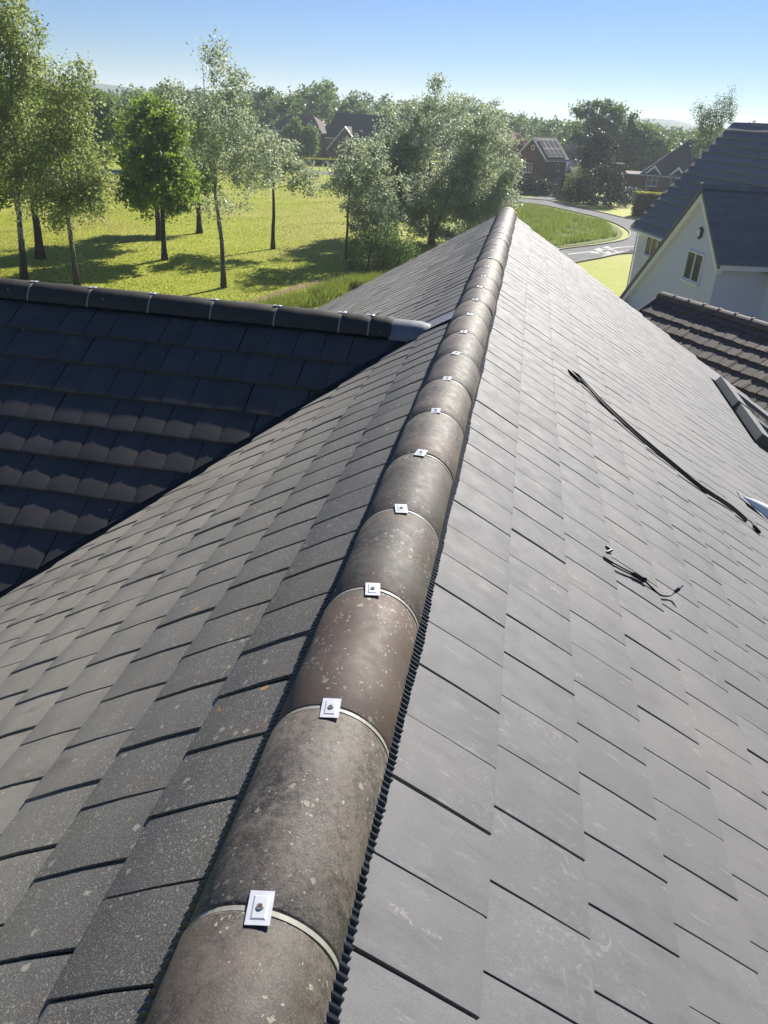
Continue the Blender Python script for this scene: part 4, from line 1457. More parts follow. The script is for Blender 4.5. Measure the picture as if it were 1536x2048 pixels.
def build_far_gabled_house():
    rz = math.radians(-14)
    loc = (-41.5, 170.5, GZ)
    F0 = local(rz, loc)
    h = thing('brick_house', loc, 'distant brick house with large dark roof and long white-edged front gable', 'house', rz=rz)
    W, D, eave, ridge = 12.0, 8.5, 4.5, 8.7
    MB().prism([(0, 0), (D, 0), (D, eave), (D / 2, ridge - 0.1), (0, eave)], 0, W, 'x', 0, F0).obj('wall', M['brick'], h)
    mb = MB()
    sl = (ridge - eave) / (D / 2)
    e = eave - 0.35 * sl
    mb.prism([(-0.35, e), (D / 2, ridge), (D + 0.35, e), (D + 0.35, e + 0.15), (D / 2, ridge + 0.18), (-0.35, e + 0.15)], -0.35, W + 0.3, 'x', 0, F0)
    mb.obj('roof', M['far_roof'], h)
    MB().box((-0.35, -0.45, e - 0.05), (3.0, -0.352, e + 0.14), 0, F0).obj('gutter', M['upvc'], h)
    g = MB()
    g.prism([(1.4, 0), (6.3, 0), (6.3, 5.0), (5.0, 6.3), (1.4, 2.4)], -1.8, 0.3, 'y', 0, F0)
    g.obj('gable_wall', M['brick'], h)
    r = MB()
    r.prism([(5.0, 6.55), (6.9, 4.6), (6.9, 4.45), (5.0, 6.38), (0.9, 2.0), (0.9, 2.15)], -2.1, 3.0, 'y', 0, F0)
    gr = r.obj('gable_roof', M['far_roof'], h)
    MB().prism([(5.0, 6.6), (0.85, 2.15), (0.85, 1.85), (5.0, 6.25)], -2.2, -2.102, 'y', 0, F0).obj('bargeboard', M['upvc'], gr)
    MB().prism([(5.0, 6.6), (5.0, 6.25), (6.95, 4.3), (6.95, 4.6)], -2.204, -2.106, 'y', 0, F0).obj('bargeboard', M['upvc'], gr)
    add_window(h, F0, 0.7, 2.7, 1.5, 1.2, 0, 3)
    add_window(h, F0, 0.9, 0.6, 0.8, 1.3, 0, 2)
    add_window(h, F0, 4.3, 3.3, 1.2, 1.2, -1.8, 2)
    add_window(h, F0, 8.4, 2.7, 1.6, 1.2, 0, 3)


def hipped(name, label, loc, rz, W, D, eave, ridge, hip, roofm, wallm, wins=()):
    F0 = local(rz, loc)
    h = thing(name, loc, label, 'house', rz=rz)
    MB().box((0.3, 0.3, 0), (W - 0.3, D - 0.3, eave - 0.02), 0, F0).obj('wall', wallm, h)
    V = [(0, 0, eave), (W, 0, eave), (W, D, eave), (0, D, eave), (hip, D / 2, ridge), (W - hip, D / 2, ridge)]
    V += [(x, y, z - 0.16) for x, y, z in V[:4]]
    MB().add(V, [(0, 1, 5, 4), (1, 2, 5), (2, 3, 4, 5), (3, 0, 4), (0, 6, 7, 1), (1, 7, 8, 2), (2, 8, 9, 3), (3, 9, 6, 0), (6, 9, 8, 7)], 0, F0).obj('roof', roofm, h)
    for a, b in ((0, 4), (1, 5), (4, 5)):
        MB().tube([F0 @ Vector(V[a]), F0 @ Vector(V[b])], 0.09, 5).obj('ridge', M['kerb'], h)
    MB().box((0, -0.1, eave - 0.14), (W, -0.002, eave + 0.02), 0, F0).obj('gutter', M['upvc'], h)
    for x, z, w, hh in wins:
        add_window(h, F0, x, z, w, hh, 0.3, 2)
    return h, F0


build_brick_house()
build_dormer_house()
build_far_gabled_house()
hipped('hipped_house', 'distant house with brown hipped roof left of the dark-roofed brick house', (-58.8, 183.0, GZ), math.radians(-12), 14, 9, 4.7, 8.0, 4.4, M['brown_roof'], M['brick'], ((2, 2.6, 1.4, 1.2), (8, 2.6, 1.4, 1.2)))
hipped('bungalow', 'low brown roofed house between the two distant brick houses', (-48.5, 184.0, GZ), math.radians(-22), 8, 7, 4.0, 6.9, 3.0, M['brown_roof'], M['brick'], ((2, 1.6, 1.4, 1.2),))
hipped('hipped_house', 'distant house with dark hipped roof showing past the bushy tree crown', (-20.4, 188.0, GZ), math.radians(-6), 11, 9, 5.0, 9.0, 2.2, M['far_roof'], M['brick'], ((2, 2.6, 1.4, 1.2), (7, 2.6, 1.4, 1.2)))

# garden canopy and timber fence by the brick house
gz_ = thing('garden_canopy', (6.3, 138.5, GZ), 'cream canvas garden canopy beside the brick house with solar panels', 'canopy')
F0 = local(0.3, (6.3, 138.5, GZ))
MB().add([(-1.6, -1.6, 2.9), (1.6, -1.6, 2.9), (1.6, 1.6, 2.9), (-1.6, 1.6, 2.9), (0, 0, 4.4), (-1.6, -1.6, 2.7), (1.6, -1.6, 2.7), (1.6, 1.6, 2.7), (-1.6, 1.6, 2.7)],
         [(0, 1, 4), (1, 2, 4), (2, 3, 4), (3, 0, 4), (0, 5, 6, 1), (1, 6, 7, 2), (2, 7, 8, 3), (3, 8, 5, 0)], 0, F0).obj('canopy', M['cream_canvas'], gz_)
for sx in (-1.5, 1.5):
    for sy in (-1.5, 1.5):
        MB().tube([F0 @ Vector((sx, sy, 0)), F0 @ Vector((sx, sy, 2.8))], 0.05, 6).obj('post', M['wood_dark'], gz_)
fn = thing('timber_fence', (6.6, 121.5, GZ), 'dark timber fence panel between the brick house and the big bush', 'fence')
F0 = local(math.radians(-12), (6.6, 121.5, GZ))
for i in range(12):
    MB().box((-1.5 + 0.25 * i, -0.02 + 0.01 * (i % 2), 0.05), (-1.5 + 0.25 * i + 0.235, 0.02 + 0.01 * (i % 2), 1.85), 0, F0).obj('board', M['wood_dark'], fn)
MB().box((-1.55, -0.05, 1.86), (1.55, 0.06, 1.93), 0, F0).obj('capping_rail', M['kerb'], fn)
for sx in (-1.58, 1.52):
    MB().box((sx, -0.05, 0), (sx + 0.1, 0.05, 2.0), 0, F0).obj('post', M['wood_dark'], fn)


# ------------------------------------------------------------------ trees
def leaf_polys(C, size, rng, up=0.35, stretch=(1.0, 0.62), droop=0.0):
    """Kite-shaped leaf faces at points C (n,3)."""
    n = len(C)
    nrm = rng.normal(size=(n, 3))
    nrm[:, 2] = np.abs(nrm[:, 2]) * 0.8 + up
    nrm /= np.linalg.norm(nrm, axis=1)[:, None]
    t = rng.normal(size=(n, 3))
    if droop:
        t[:, 2] -= droop * 2
    t -= nrm * np.sum(t * nrm, axis=1)[:, None]
    t /= np.linalg.norm(t, axis=1)[:, None] + 1e-9
    b = np.cross(nrm, t)
    s = size * rng.uniform(0.65, 1.35, size=(n, 1))
    L, W = s * stretch[0], s * stretch[1]
    V = np.stack([C - t * L * 0.5, C + b * W * 0.5 + t * L * 0.02, C + t * L * 0.55, C - b * W * 0.5 + t * L * 0.02], axis=1)
    return V.reshape(-1, 3)


def make_tree(name, label, base, H, blobs, leafm, barkm, seed, trunk_r=0.16, clear=2.0, lean=(0, 0), n_clusters=220, per=45, leaf=0.13,
              spread=0.42, squash=0.75, forks=1, droop=0.0, cat='tree', group=None, hollow=0.45, top_frac=0.86, limb=1.0, gap=0.0, twig=True, fork_h=0.17):
    """blobs: ellipsoids (x, y, z, rx, ry, rz, weight) relative to the foot of the trunk."""
    rng = np.random.RandomState(seed)
    bx, by = base
    bz = gz(bx, by) - 0.05
    B = np.array([bx, by, bz])
    t = thing(name, tuple(B), label, cat, group)
    # cluster centres
    wts = np.array([b[6] if len(b) > 6 else b[3] * b[4] * b[5] for b in blobs], float)
    wts /= wts.sum()
    pts = []
    ph = rng.uniform(0, 6.28, 6)
    while len(pts) < n_clusters:
        k = rng.choice(len(blobs), p=wts)
        b = blobs[k]
        d = rng.normal(size=3)
        d /= np.linalg.norm(d)
        r = (hollow ** 3 + (1 - hollow ** 3) * rng.uniform()) ** (1 / 3) * rng.uniform(0.86, 1.08)
        lump = 0.97 + 0.17 * math.sin(3.1 * d[0] + ph[0]) + 0.15 * math.sin(4.3 * d[1] + ph[1]) + 0.14 * math.sin(5.2 * d[2] + 3 * d[0] + ph[2])
        p = np.array(b[:3]) + d * r * np.array(b[3:6]) * lump
        if gap and math.sin(p[0] * 1.7 + ph[3]) * math.sin(p[1] * 1.5 + ph[4]) * math.sin(p[2] * 1.4 + ph[5]) > 1 - gap * 1.6:
            continue
        if p[2] < 0.25:
            continue
        pts.append(p)
    pts = np.array(pts)
    # trunk(s)
    trunk = MB()
    nodes, nrad = [], []
    for f in range(forks):
        ang = rng.uniform(0, 6.28)
        out = 0.0 if forks == 1 else rng.uniform(0.10, 0.24) * (2.2 if forks > 3 else 1)
        segs = 9
        P_, R_ = [], []
        for i in range(segs + 1):
            u = i / segs
            z = u * H * top_frac * (1 if f == 0 else 0.72)
            wob = 0.035 * H * (u ** 1.0) * 0.5
            p = np.array([lean[0] * u + math.cos(ang) * out * max(0, z - fork_h * H) * (1 if f else 0.4) + rng.normal() * wob * 0.5 * (0.3 if u < 0.3 else 1), lean[1] * u + math.sin(ang) * out * max(0, z - fork_h * H) * (1 if f else 0.4) + rng.normal() * wob * 0.5 * (0.3 if u < 0.3 else 1), z])
            flare = 1.35 if i == 0 else 1.0
            P_.append(B + p)
            R_.append(max(0.012, trunk_r * flare * (1 - u) ** 0.85 * (0.75 if f else 1.0)))
            if z > clear:
                nodes.append(p)
                nrad.append(R_[-1])
        # finer trunk nodes
        trunk.tube(P_, R_, 8)
        for i in range(segs):
            for q in (0.33, 0.66):
                p = (P_[i] * (1 - q) + P_[i + 1] * q) - B
                if p[2] > clear:
                    nodes.append(p)
                    nrad.append(R_[i] * (1 - q) + R_[i + 1] * q)
    trunk.obj('trunk', barkm, t, smooth=True)
    limbs = MB()
    order = np.argsort(np.linalg.norm(pts - np.array([lean[0] * .6, lean[1] * .6, H * 0.5]), axis=1))
    NA = np.array(nodes)
    NRr = np.array(nrad)
    for idx in order:
        c = pts[idx]
        d = NA - c
        dist = np.linalg.norm(d, axis=1) + np.maximum(0, d[:, 2] + 0.2 * np.linalg.norm(d[:, :2], axis=1)) * (0.8 if droop == 0 else 0.3)
        k = int(np.argmin(dist))
        a, ra = NA[k], NRr[k]
        L = np.linalg.norm(c - a)
        if L < 0.12:
            continue
        r0 = min(ra * 0.62, 0.012 + 0.016 * L) * limb
        r1 = max(0.006, r0 * 0.5)
        m = (a + c) / 2 + np.array([0, 0, 0.10 * L]) + rng.normal(size=3) * 0.05 * L
        if twig:
            limbs.tube([B + a, B + m, B + c], [r0, (r0 + r1) / 2, r1], 4, cap=False)
        NA = np.vstack([NA, m, c])
        NRr = np.append(NRr, [(r0 + r1) / 2, r1])
    if twig:
        tag(limbs.obj('branches', barkm, t, smooth=True), kind='stuff')
    # leaves
    per = int(per * 1.8)
    n = per * len(pts)
    own = np.repeat(np.arange(len(pts)), per)
    csz = rng.uniform(0.6, 1.35, len(pts))
    off = rng.normal(size=(n, 3)) * spread * 0.66 * csz[own][:, None]
    off[:, 2] *= squash
    if droop:
        off[:, 2] -= np.abs(rng.normal(size=n)) * droop
    Cc = pts[own] + off
    ok = Cc[:, 2] > 0.1
    Cc, own = Cc[ok], own[ok]
    V = leaf_polys(Cc + B, leaf * 1.4, rng, droop=droop)
    shade = np.clip(0.45 + 0.22 * rng.normal(size=len(pts))[own] + 0.22 * rng.normal(size=len(Cc)), 0, 1)
    new_obj('crown', mesh_polys('crown', V, 4, leafm, shade), t)
    return t


BI, MA, SI, WO = M['leaf_birch'], M['leaf_maple'], M['leaf_silver'], M['leaf_wood']
BB, BD = M['bark_birch'], M['bark_dark']
PARK = 'trees standing on the park lawn'
make_tree('birch_tree', 'tallest birch at the left edge, forked pale trunk, top cut by the frame', (-26.2, 39.3), 14.6,
          [(0.3, 0.3, 10.6, 2.4, 2.3, 3.0), (0.3, 0, 6.6, 2.0, 2.0, 2.6), (-1.0, 0, 13.0, 1.7, 1.6, 1.8), (1.2, 0.2, 12.0, 1.6, 1.5, 2.0)], BI, BB, 1, 0.18, 2.0, (0.8, 0.4), 330, 40, 0.115, 0.42, 0.9, 2, 0.30, group=PARK, gap=0.25)
make_tree('birch_tree', 'slim birch leaning left with mottled white trunk, second birch from the left edge', (-22.9, 39.0), 11.4,
          [(0.2, 0.2, 6.0, 2.3, 2.0, 2.4), (0.6, 0, 8.8, 1.6, 1.5, 1.9), (1.2, 0.2, 4.4, 1.4, 1.3, 1.2), (1.2, 0, 10.4, 0.8, 0.8, 0.9), (-0.8, 0, 4.6, 1.5, 1.3, 1.5)], BI, BB, 2, 0.16, 2.2, (-0.4, 0.3), 250, 38, 0.115, 0.40, 0.9, 1, 0.28, group=PARK, gap=0.3)
make_tree('broadleaf_tree', 'dark green tree with a thick dark trunk behind the two left birches', (-29.1, 45.6), 10.3,
          [(-0.3, 0, 6.2, 3.3, 3.2, 3.2), (0.0, 0, 8.4, 2.0, 2.0, 1.7)], MA, BD, 3, 0.27, 2.4, (0.2, 0.2), 260, 44, 0.16, 0.5, 0.75, 1, 0.0, group=PARK)
make_tree('broadleaf_tree', 'tree at the extreme left edge, its trunk half out of the frame', (-28.3, 40.0), 10.5,
          [(-1.6, 0, 6.4, 2.6, 2.6, 3.2)], MA, BD, 4, 0.17, 2.0, (-0.3, 0.2), 150, 50, 0.15, 0.5, 0.75, 1, group=PARK)
make_tree('round_tree', 'round dense green tree nearest in the middle of the lawn, short dark trunk', (-22.3, 48.7), 8.7,
          [(0, 0, 5.2, 2.4, 2.4, 2.4), (0.3, 0.2, 7.2, 1.6, 1.6, 1.4), (-1.2, 0, 4.2, 1.7, 1.6, 1.2), (1.2, 0, 4.2, 1.3, 1.3, 1.1)], MA, BD, 5, 0.18, 1.9, (0.1, 0), 280, 44, 0.145, 0.42, 0.72, 1, group=PARK, gap=0.35)
make_tree('round_tree', 'green tree just behind the round dense tree, its crown rising above it', (-25.9, 55.8), 9.6,
          [(0.3, 0, 6.2, 2.6, 2.6, 2.5), (0.1, 0, 8.0, 1.8, 1.8, 1.5)], MA, BD, 6, 0.22, 2.4, (0, 0), 240, 40, 0.16, 0.45, 0.72, 1, group=PARK, gap=0.15)
make_tree('round_tree', 'light green tree farthest back of the three round lawn trees, thick dark trunk', (-25.4, 62.2), 8.4,
          [(0, 0, 5.2, 2.0, 2.0, 2.2), (0.2, 0, 7.0, 1.3, 1.3, 1.3)], M['leaf_pale'], BD, 7, 0.23, 2.4, (0, 0), 170, 36, 0.17, 0.45, 0.72, 1, group=PARK)
make_tree('birch_tree', 'tall slender birch with double white trunk and thin airy top in the middle lawn', (-16.3, 43.3), 13.0,
          [(0.5, 0, 7.8, 2.3, 2.1, 1.7), (-1.0, 0, 9.3, 1.4, 1.3, 1.0), (-2.0, 0, 10.1, 0.8, 0.7, 0.4), (1.0, 0, 10.6, 0.9, 0.8, 0.7), (-0.1, 0, 11.6, 0.8, 0.8, 1.4, 1.6), (0.3, 0, 9.2, 1.6, 1.4, 1.0), (1.9, 0, 6.8, 1.5, 1.4, 1.5), (0.2, 0, 4.6, 1.2, 1.2, 0.8)], SI, BB, 8, 0.15, 3.2, (0.0, 0.2), 240, 26, 0.105, 0.34, 0.9, 2, 0.26, group=PARK, gap=0.35)
make_tree('small_tree', 'small sparse tree with bare dark crooked trunk right of the slender birch', (-17.7, 57.2), 8.2,
          [(0.0, 0, 6.0, 1.9, 1.8, 1.8), (-1.5, 0, 4.7, 1.1, 1.0, 0.9), (1.8, 0, 5.2, 1.4, 1.3, 1.1), (3.0, 0, 4.6, 0.9, 0.9, 0.8)], SI, BD, 9, 0.16, 3.1, (0.1, 0), 130, 24, 0.14, 0.36, 0.8, 1, group=PARK, gap=0.35)
make_tree('small_tree', 'low slim tree with thin dark trunk at the left foot of the big bushy tree', (-11.7, 55.0), 7.7,
          [(0.44, 0.0, 5.28, 1.87, 1.76, 1.54), (1.87, 0.0, 3.96, 2.09, 1.76, 2.09), (0.99, 0.0, 6.82, 1.43, 1.32, 1.21), (-1.21, 0.0, 4.62, 0.88, 0.77, 0.66), (2.09, 0.0, 1.76, 1.65, 1.43, 1.54)], SI, BD, 10, 0.11, 1.6, (0.1, 0), 240, 32, 0.12, 0.36, 0.8, 1, group=PARK, gap=0.2)
make_tree('bushy_tree', 'very wide bushy silver-leaved tree rising behind the far end of the roof', (-7.0, 66.0), 11.4,
          [(0.0, 0, 6.0, 5.0, 4.4, 4.2), (-3.8, 0, 5.0, 3.1, 3.0, 4.0), (3.6, 0, 5.2, 3.0, 3.0, 3.9), (0.0, 0, 3.0, 6.2, 4.0, 2.8), (-5.6, 0, 3.0, 1.8, 1.8, 2.4), (5.2, 0, 3.4, 1.6, 1.6, 2.2), (-0.4, 0, 11.2, 0.4, 0.4, 1.2, 1.5)], SI, BD, 11, 0.26, 1.0, (0.0, 0), 1100, 60, 0.12, 0.46, 0.8, 4, group=PARK, gap=0.12, top_frac=0.75, fork_h=0.06, hollow=0.6)
# farther trees
FAR = 'single trees beyond the park'
make_tree('weeping_tree', 'pale weeping twin-crowned tree in front of the distant brown-roofed house', (-44.8, 160.5), 7.8,
          [(-1.0, 0, 4.6, 1.9, 1.9, 2.8), (2.2, 0, 4.2, 1.8, 1.8, 2.5)], M['leaf_pale'], BB, 12, 0.15, 1.0, (0, 0), 130, 30, 0.30, 0.5, 1.1, 2, 0.4, group=FAR)
make_tree('oak_tree', 'large spreading tree with open top standing between the far houses', (12.8, 155.0), 14.2,
          [(0, 0, 7.8, 5.4, 5.0, 3.6), (-3.2, 0, 12.0, 2.6, 2.4, 1.9), (1.0, 0, 11.6, 2.6, 2.4, 1.7), (5.6, 0, 6.8, 4.0, 4.0, 3.0), (-4.4, 0, 5.8, 2.8, 3.0, 2.8)], WO, BD, 13, 0.45, 3.0, (-1, 0), 330, 40, 0.36, 0.7, 0.75, 1, group=FAR, gap=0.35)
make_tree('oak_tree', 'full green tree behind the roof with two dormers', (20.0, 160.0), 11.5,
          [(0, 0, 6.4, 6.0, 5.0, 4.2), (-4, 0, 5.2, 4.0, 4, 3.6)], WO, BD, 14, 0.4, 2.5, (0, 0), 240, 40, 0.38, 0.75, 0.75, 1, group=FAR)
make_tree('poplar_tree', 'feathery upright tree against the sky above the white house roof', (17.0, 88.0), 13.6,
          [(-0.6, 0, 10.2, 1.5, 1.3, 2.0), (0.4, 0, 11.8, 1.3, 1.1, 1.6), (0.0, 0, 8.0, 1.2, 1.2, 1.6), (0.9, 0, 10.4, 1.0, 0.9, 1.4)], WO, BD, 15, 0.16, 3.0, (0.0, 0), 130, 30, 0.10, 0.30, 2.2, 1, group=FAR, gap=0.35)
make_tree('blossom_tree', 'pink blossoming tree behind the brick house with solar panels', (-3.6, 152.0), 7.2,
          [(0, 0, 5.2, 2.6, 2.2, 2.1)], M['blossom_pink'], BD, 16, 0.15, 1.5, (0, 0), 70, 40, 0.3, 0.6, 0.8, 1, group=FAR)
make_tree('blossom_tree', 'white blossoming tree right of the brick house roof', (6.6, 150.0), 6.4,
          [(0, 0, 4.4, 2.2, 2.0, 2.0)], M['blossom_white'], BD, 17, 0.15, 1.5, (0, 0), 60, 40, 0.28, 0.55, 0.8, 1, group=FAR)
make_tree('broadleaf_tree', 'olive green tree left behind the round lawn trees', (-51.0, 96.0), 11.4,
          [(0, 0, 6.6, 3.4, 3.2, 4.0)], M['leaf_pale'], BD, 18, 0.25, 2, (0, 0), 150, 50, 0.26, 0.6, 0.9, 1, 0.2, group=FAR)
make_tree('broadleaf_tree', 'dark tree at the left edge far behind the tallest birch', (-64.0, 88.0), 13.5,
          [(0, 0, 7.5, 4.4, 4.2, 5.0)], WO, BD, 19, 0.3, 2, (0, 0), 170, 55, 0.28, 0.7, 0.8, 1, group=FAR)
make_tree('broadleaf_tree', 'dark round tree low behind the round lawn trees', (-51.0, 118.0), 9.8,
          [(0, 0, 5.2, 4.6, 4.0, 4.0)], M['leaf_dark'], BD, 20, 0.3, 1.5, (0, 0), 170, 50, 0.3, 0.7, 0.8, 1, group=FAR)
make_tree('broadleaf_tree', 'green tree far behind the slender birch, left of the distant houses', (-55.0, 150.0), 11.5,
          [(0, 0, 6.2, 5.0, 4.4, 4.4)], WO, BD, 21, 0.3, 1.5, (0, 0), 170, 50, 0.36, 0.8, 0.8, 1, group=FAR)
make_tree('broadleaf_tree', 'dark bushy tree left of the road bend behind the big bush', (9.6, 131.0), 8.6,
          [(0, 0, 4.6, 2.6, 2.4, 3.8)], M['leaf_dark'], BD, 22, 0.2, 0.8, (0, 0), 120, 46, 0.28, 0.6, 0.8, 1, group=FAR)


def make_bush(name, label, loc, blobs, leafm, seed, n, per, leaf, spread, group=None, cat='bush', hollow=0.75):
    rng = np.random.RandomState(seed)
    t = thing(name, (loc[0], loc[1], GZ), label, cat, group)
    pts = []
    w = np.array([b[3] * b[4] * b[5] for b in blobs])
    w = w / w.sum()
    while len(pts) < n:
        b = blobs[rng.choice(len(blobs), p=w)]
        d = rng.normal(size=3)
        d /= np.linalg.norm(d)
        p = np.array(b[:3]) + d * np.array(b[3:6]) * rng.uniform(hollow, 1.05)
        if p[2] > 0.05:
            pts.append(p)
    pts = np.array(pts)
    own = np.repeat(np.arange(n), per)
    C = pts[own] + rng.normal(size=(n * per, 3)) * spread
    C[:, 2] = np.abs(C[:, 2])
    V = leaf_polys(C + np.array([loc[0], loc[1], GZ]), leaf, rng)
    sh = np.clip(0.45 + 0.2 * rng.normal(size=n)[own] + 0.2 * rng.normal(size=len(C)), 0, 1)
    new_obj('foliage', mesh_polys('foliage', V, 4, leafm, sh), t)
    for b in blobs[:3]:
        MB().tube([(loc[0] + b[0], loc[1] + b[1], GZ), (loc[0] + b[0] + 0.2, loc[1] + b[1], GZ + b[2] + b[5] * 0.4)], [0.09, 0.03], 5).obj('stem', BD, t)
    return t


def make_hedge(name, label, a, b, depth, h, leafm, seed, leaf=0.16, dens=60, golden=False):
    """Clipped hedge from a to b: leafy shell of a long box, golden adds top leaves with sunlight in their colour."""
    rng = np.random.RandomState(seed)
    a, b = np.array(a, float), np.array(b, float)
    L = np.linalg.norm(b - a)
    d = (b - a) / L
    q = np.array([-d[1], d[0]])
    t = thing(name, (a[0], a[1], GZ), label, 'hedge')
    n = int(dens * (L * h * 2 + L * depth + 2 * depth * h))
    u = rng.uniform(0, L, n)
    f = rng.uniform(0, 1, n)
    A = [L * h, L * h, L * depth, depth * h, depth * h]
    face = rng.choice(5, n, p=np.array(A) / sum(A))
    v = rng.uniform(-depth / 2, depth / 2, n)
    z = rng.uniform(0, h, n)
    v = np.where(face == 0, -depth / 2, np.where(face == 1, depth / 2, v))
    z = np.where(face == 2, h, z)
    u = np.where(face == 3, 0, np.where(face == 4, L, u))
    P_ = np.stack([a[0] + d[0] * u + q[0] * v, a[1] + d[1] * u + q[1] * v, GZ + z], 1) + rng.normal(size=(n, 3)) * 0.08
    V = leaf_polys(P_, leaf, rng)
    new_obj('foliage', mesh_polys('foliage', V, 4, leafm, np.clip(rng.normal(0.5, 0.25, n), 0, 1)), t)
    F0 = Matrix(((d[0], q[0], 0, a[0]), (d[1], q[1], 0, a[1]), (0, 0, 1, GZ), (0, 0, 0, 1)))
    MB().box((0.12, -depth / 2 + 0.12, 0), (L - 0.12, depth / 2 - 0.12, h - 0.12), 0, F0).obj('inner_twigs', M['leaf_dark'], t)
    if golden:  # extra top layer, its golden colour stands in for sunlight
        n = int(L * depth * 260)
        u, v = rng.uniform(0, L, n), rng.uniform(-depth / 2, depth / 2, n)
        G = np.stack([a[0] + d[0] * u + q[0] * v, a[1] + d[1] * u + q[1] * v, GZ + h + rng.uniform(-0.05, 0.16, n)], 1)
        new_obj('sunlit_top_leaves', mesh_polys('sunlit_top_leaves', leaf_polys(G, leaf * 0.8, rng), 4, M['leaf_gold'], np.clip(rng.normal(0.5, 0.25, n), 0, 1)), t)
    return t


make_bush('large_bush', 'big dark evergreen bush at the bend of the road', (9.6, 115.0), [(0, 0, 2.0, 3.4, 2.6, 2.4), (1.2, 0, 3.6, 1.7, 1.6, 2.0), (-2.4, 0, 1.6, 1.6, 1.5, 1.6), (3.4, 0.5, 1.4, 1.2, 1.2, 1.4)], M['leaf_dark'], 31, 190, 46, 0.26, 0.36, cat='bush')
make_bush('round_bush', 'small light green shrub on the left of the big dark bush', (6.4, 118.5), [(0, 0, 2.2, 1.3, 1.2, 2.0)], M['leaf_pale'], 32, 60, 40, 0.22, 0.3)
make_bush('round_bush', 'dark rounded shrub beside the pale painted wall of the dormer house', (15.2, 122.0), [(0, 0, 1.0, 1.3, 1.2, 1.1), (1.6, 0, 0.8, 1.1, 1.0, 0.9)], M['leaf_dark'], 33, 60, 40, 0.2, 0.26)
make_bush('clipped_bush', 'long rounded dark hedge bush in front of the brick house with solar panels', (0.6, 123.5), [(-1.6, 0, 1.0, 1.5, 1.3, 1.3), (0.4, 0, 1.1, 1.6, 1.3, 1.3), (2.0, 0.3, 0.9, 1.2, 1.1, 1.1)], M['leaf_dark'], 34, 120, 46, 0.22, 0.26)
make_bush('low_shrub', 'leafy shrub hugging the far left edge of the tiled slope, under the bushy tree', (-9.3, 50.3), [(0, 0, 1.2, 1.3, 1.1, 1.3), (0.9, 0.5, 1.9, 1.0, 0.9, 1.2), (1.8, 1.0, 1.0, 1.2, 1.0, 1.1)], WO, 38, 130, 70, 0.13, 0.24)
make_bush('low_shrub', 'low pale shrub by the driveway below the brick house', (4.6, 123.5), [(0, 0, 0.4, 0.9, 0.8, 0.5)], M['leaf_pale'], 35, 30, 30, 0.16, 0.16)
make_bush('garden_shrub', 'green shrub left of the distant dark-roofed brick house', (-46.5, 172.0), [(0, 0, 1.6, 1.5, 1.5, 1.8)], M['leaf_dark'], 36, 60, 30, 0.3, 0.4)
make_bush('garden_shrub', 'green shrub mass behind the bushy tree near the distant dark hipped roof', (-6.0, 176.0), [(0, 0, 3.0, 4.0, 3.0, 3.2), (4.0, 0, 2.4, 3.0, 2.0, 2.6)], WO, 37, 120, 40, 0.36, 0.6)
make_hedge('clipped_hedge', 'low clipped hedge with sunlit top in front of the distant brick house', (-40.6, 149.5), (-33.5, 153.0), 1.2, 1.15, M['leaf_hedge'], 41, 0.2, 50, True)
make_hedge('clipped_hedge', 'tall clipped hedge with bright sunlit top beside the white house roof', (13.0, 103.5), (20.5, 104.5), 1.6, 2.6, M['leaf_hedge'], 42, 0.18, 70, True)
make_hedge('clipped_hedge', 'low dark hedge far left behind the slender birch', (-56.0, 140.0), (-47.0, 147.0), 1.2, 1.2, M['leaf_dark'], 43, 0.22, 40)


# ------------------------------------------------------------------ the wood on the skyline
def build_wood():
    rng = np.random.RandomState(77)
    tab = [(-60, 11.5), (-27.3, 10.7), (-24.3, 12.9), (-18.9, 13.2), (-15.6, 14.7), (-11.65, 14.8), (-9, 14.0), (-3.7, 13.4), (-1.1, 11.0), (0.8, 11.6), (3.3, 11.5), (8.2, 10.8), (14, 11.5), (40, 12)]
    A, Hh = [t[0] for t in tab], [t[1] for t in tab]
    VV, SS = [], []
    trunks = MB()
    for row, R0 in enumerate((208, 232, 262)):
        az = -58.0
        while az < 34:
            az += rng.uniform(1.1, 2.1)
            R = R0 + rng.uniform(-9, 9)
            H = np.interp(az, A, Hh) * rng.uniform(0.84, 1.04) * (0.93 if row == 0 else 1.0)
            a = math.radians(az)
            x, y = R * math.sin(a), R * math.cos(a)
            rad = rng.uniform(3.2, 5.0)
            n = 26
            tone = rng.uniform(-0.22, 0.25)
            pts = []
            for _ in range(n):
                d = rng.normal(size=3)
                d /= np.linalg.norm(d)
                zc, rz = H * 0.56, H * 0.44
                pts.append((x + d[0] * rad * rng.uniform(.7, 1), y + d[1] * rad * rng.uniform(.7, 1), GZ + zc + d[2] * rz * rng.uniform(.75, 1)))
            pts = np.array(pts)
            per = 46
            own = np.repeat(np.arange(n), per)
            C = pts[own] + rng.normal(size=(n * per, 3)) * np.array([0.95, 0.95, 0.7])
            VV.append(leaf_polys(C, 0.9, rng))
            SS.append(np.clip(0.42 + tone + 0.18 * rng.normal(size=n)[own] + 0.2 * rng.normal(size=len(C)), 0, 1))
            trunks.tube([(x, y, GZ), (x, y, GZ + H * 0.7)], [0.3, 0.1], 5)
    o = new_obj('woodland', mesh_polys('woodland', np.concatenate(VV), 4, WO, np.concatenate(SS)))
    tag(o, 'wooded skyline of many green trees behind the houses', 'wood', kind='stuff')
    tag(trunks.obj('trunks', BD, o), kind='stuff')


build_wood()


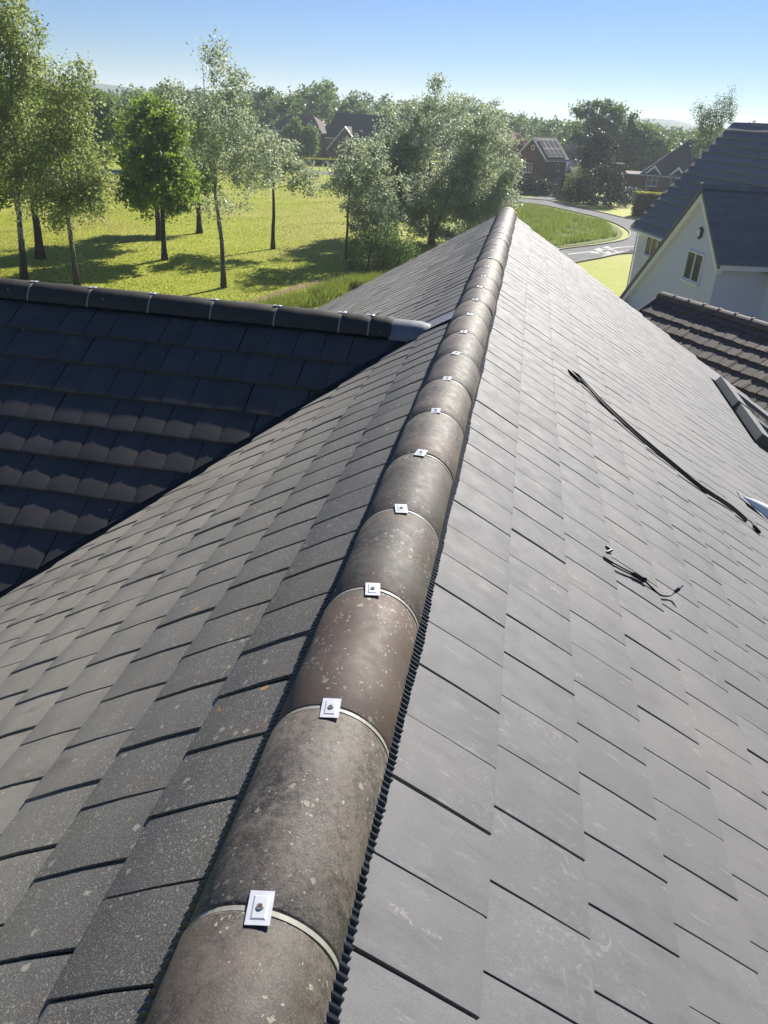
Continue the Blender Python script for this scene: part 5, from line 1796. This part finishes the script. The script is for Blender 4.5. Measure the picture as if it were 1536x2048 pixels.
# ------------------------------------------------------------------ grass
def blades(name, pts, h, w, m, seed, lean=0.35, label=None, cat='grass'):
    rng = np.random.RandomState(seed)
    n = len(pts)
    hh = h * rng.uniform(0.5, 1.3, n)
    ang = rng.uniform(0, 6.28, n)
    d = np.stack([np.cos(ang), np.sin(ang), np.zeros(n)], 1)
    top = rng.normal(size=(n, 3)) * lean * hh[:, None]
    top[:, 2] = hh
    ww = (w * rng.uniform(0.6, 1.3, n))[:, None]
    V = np.stack([pts - d * ww / 2, pts + d * ww / 2, pts + top], 1).reshape(-1, 3)
    o = new_obj(name, mesh_polys(name, V, 3, m, np.clip(rng.normal(0.5, 0.25, n), 0, 1)))
    return tag(o, label, cat, kind='stuff')


def build_grass():
    rng = np.random.RandomState(9)
    # long grass along the ditch
    n = 24000
    u = rng.uniform(0, 1, n)
    ax, ay, bx_, by_ = -13.2, 35.0, -8.4, 51.0
    q = np.array([by_ - ay, -(bx_ - ax)])
    q /= np.linalg.norm(q)
    v = rng.normal(0.75, 0.42, n)
    x, y = ax + (bx_ - ax) * u + q[0] * v, ay + (by_ - ay) * u + q[1] * v
    keep = noise2(x, y, 1.3) > -0.35
    x, y = x[keep], y[keep]
    P_ = np.stack([x, y, np.array([gz(a, b) for a, b in zip(x, y)])], 1)
    blades('long_grass', P_, 0.62, 0.05, M['long_grass'], 1, 0.32, 'strip of long green grass beside the bare earth path', 'grass')
    # rough tufts in the meadow by the road
    n = 30000
    cx, cy = rng.uniform(-5, 9.5, 420), rng.uniform(66, 106, 420)
    k = rng.randint(0, 420, n)
    x, y = cx[k] + rng.normal(0, 0.5, n), cy[k] + rng.normal(0, 0.7, n)
    inside = (x < 3.0 + (y - 69.4) * 0.58 - 0.5) & (x < 9.2) & (x < 8.8 - (y - 94) * 0.62) & (x > -5.8)
    P_ = np.stack([x[inside], y[inside], np.full(inside.sum(), GZ + 0.05)], 1)
    blades('meadow_grass', P_, 0.42, 0.07, M['long_grass'], 2, 0.35, 'rough tufted grass in the meadow inside the road bend', 'grass')
    # short lawn grass where the park is nearest
    n = 230000
    y = 30 + 95 * rng.uniform(0, 1, n) ** 2.0
    x = rng.uniform(-34, -8, n) * (0.75 + y / 120)
    ok = np.abs(noise2(x, y, 0.7)) > 0.03
    x, y = x[ok], y[ok]
    P_ = np.stack([x, y, np.array([gz(a, b) for a, b in zip(x, y)]) - 0.01], 1)
    blades('lawn_grass', P_, 0.075, 0.05, M['grass'], 3, 0.5, 'short sunlit grass of the park lawn', 'grass')


def noise2(x, y, s):
    return np.sin(x * s * 1.3 + 1.1) * np.sin(y * s * 0.9 + 0.3) + 0.6 * np.sin(x * s * 2.9 - y * s * 2.1) * np.sin(y * s * 2.3 + 2)


build_grass()

# ------------------------------------------------------------------ haze
hz = MB().box((-1720, -1720, GZ - 3), (1720, 1720, 30)).obj('haze', [])
hm, nt, bs = mat('thin_air_haze')
nt.nodes.remove(bs)
vol = nd(nt, 'ShaderNodeVolumePrincipled', {'Color': (0.80, 0.88, 1.0, 1), 'Density': 0.00042, 'Anisotropy': 0.35})
nt.links.new(vol.outputs[0], nt.nodes['Material Output'].inputs['Volume'])
hz.data.materials.append(hm)
tag(hz, 'thin pale haze filling the air over the whole scene', 'haze', kind='stuff')
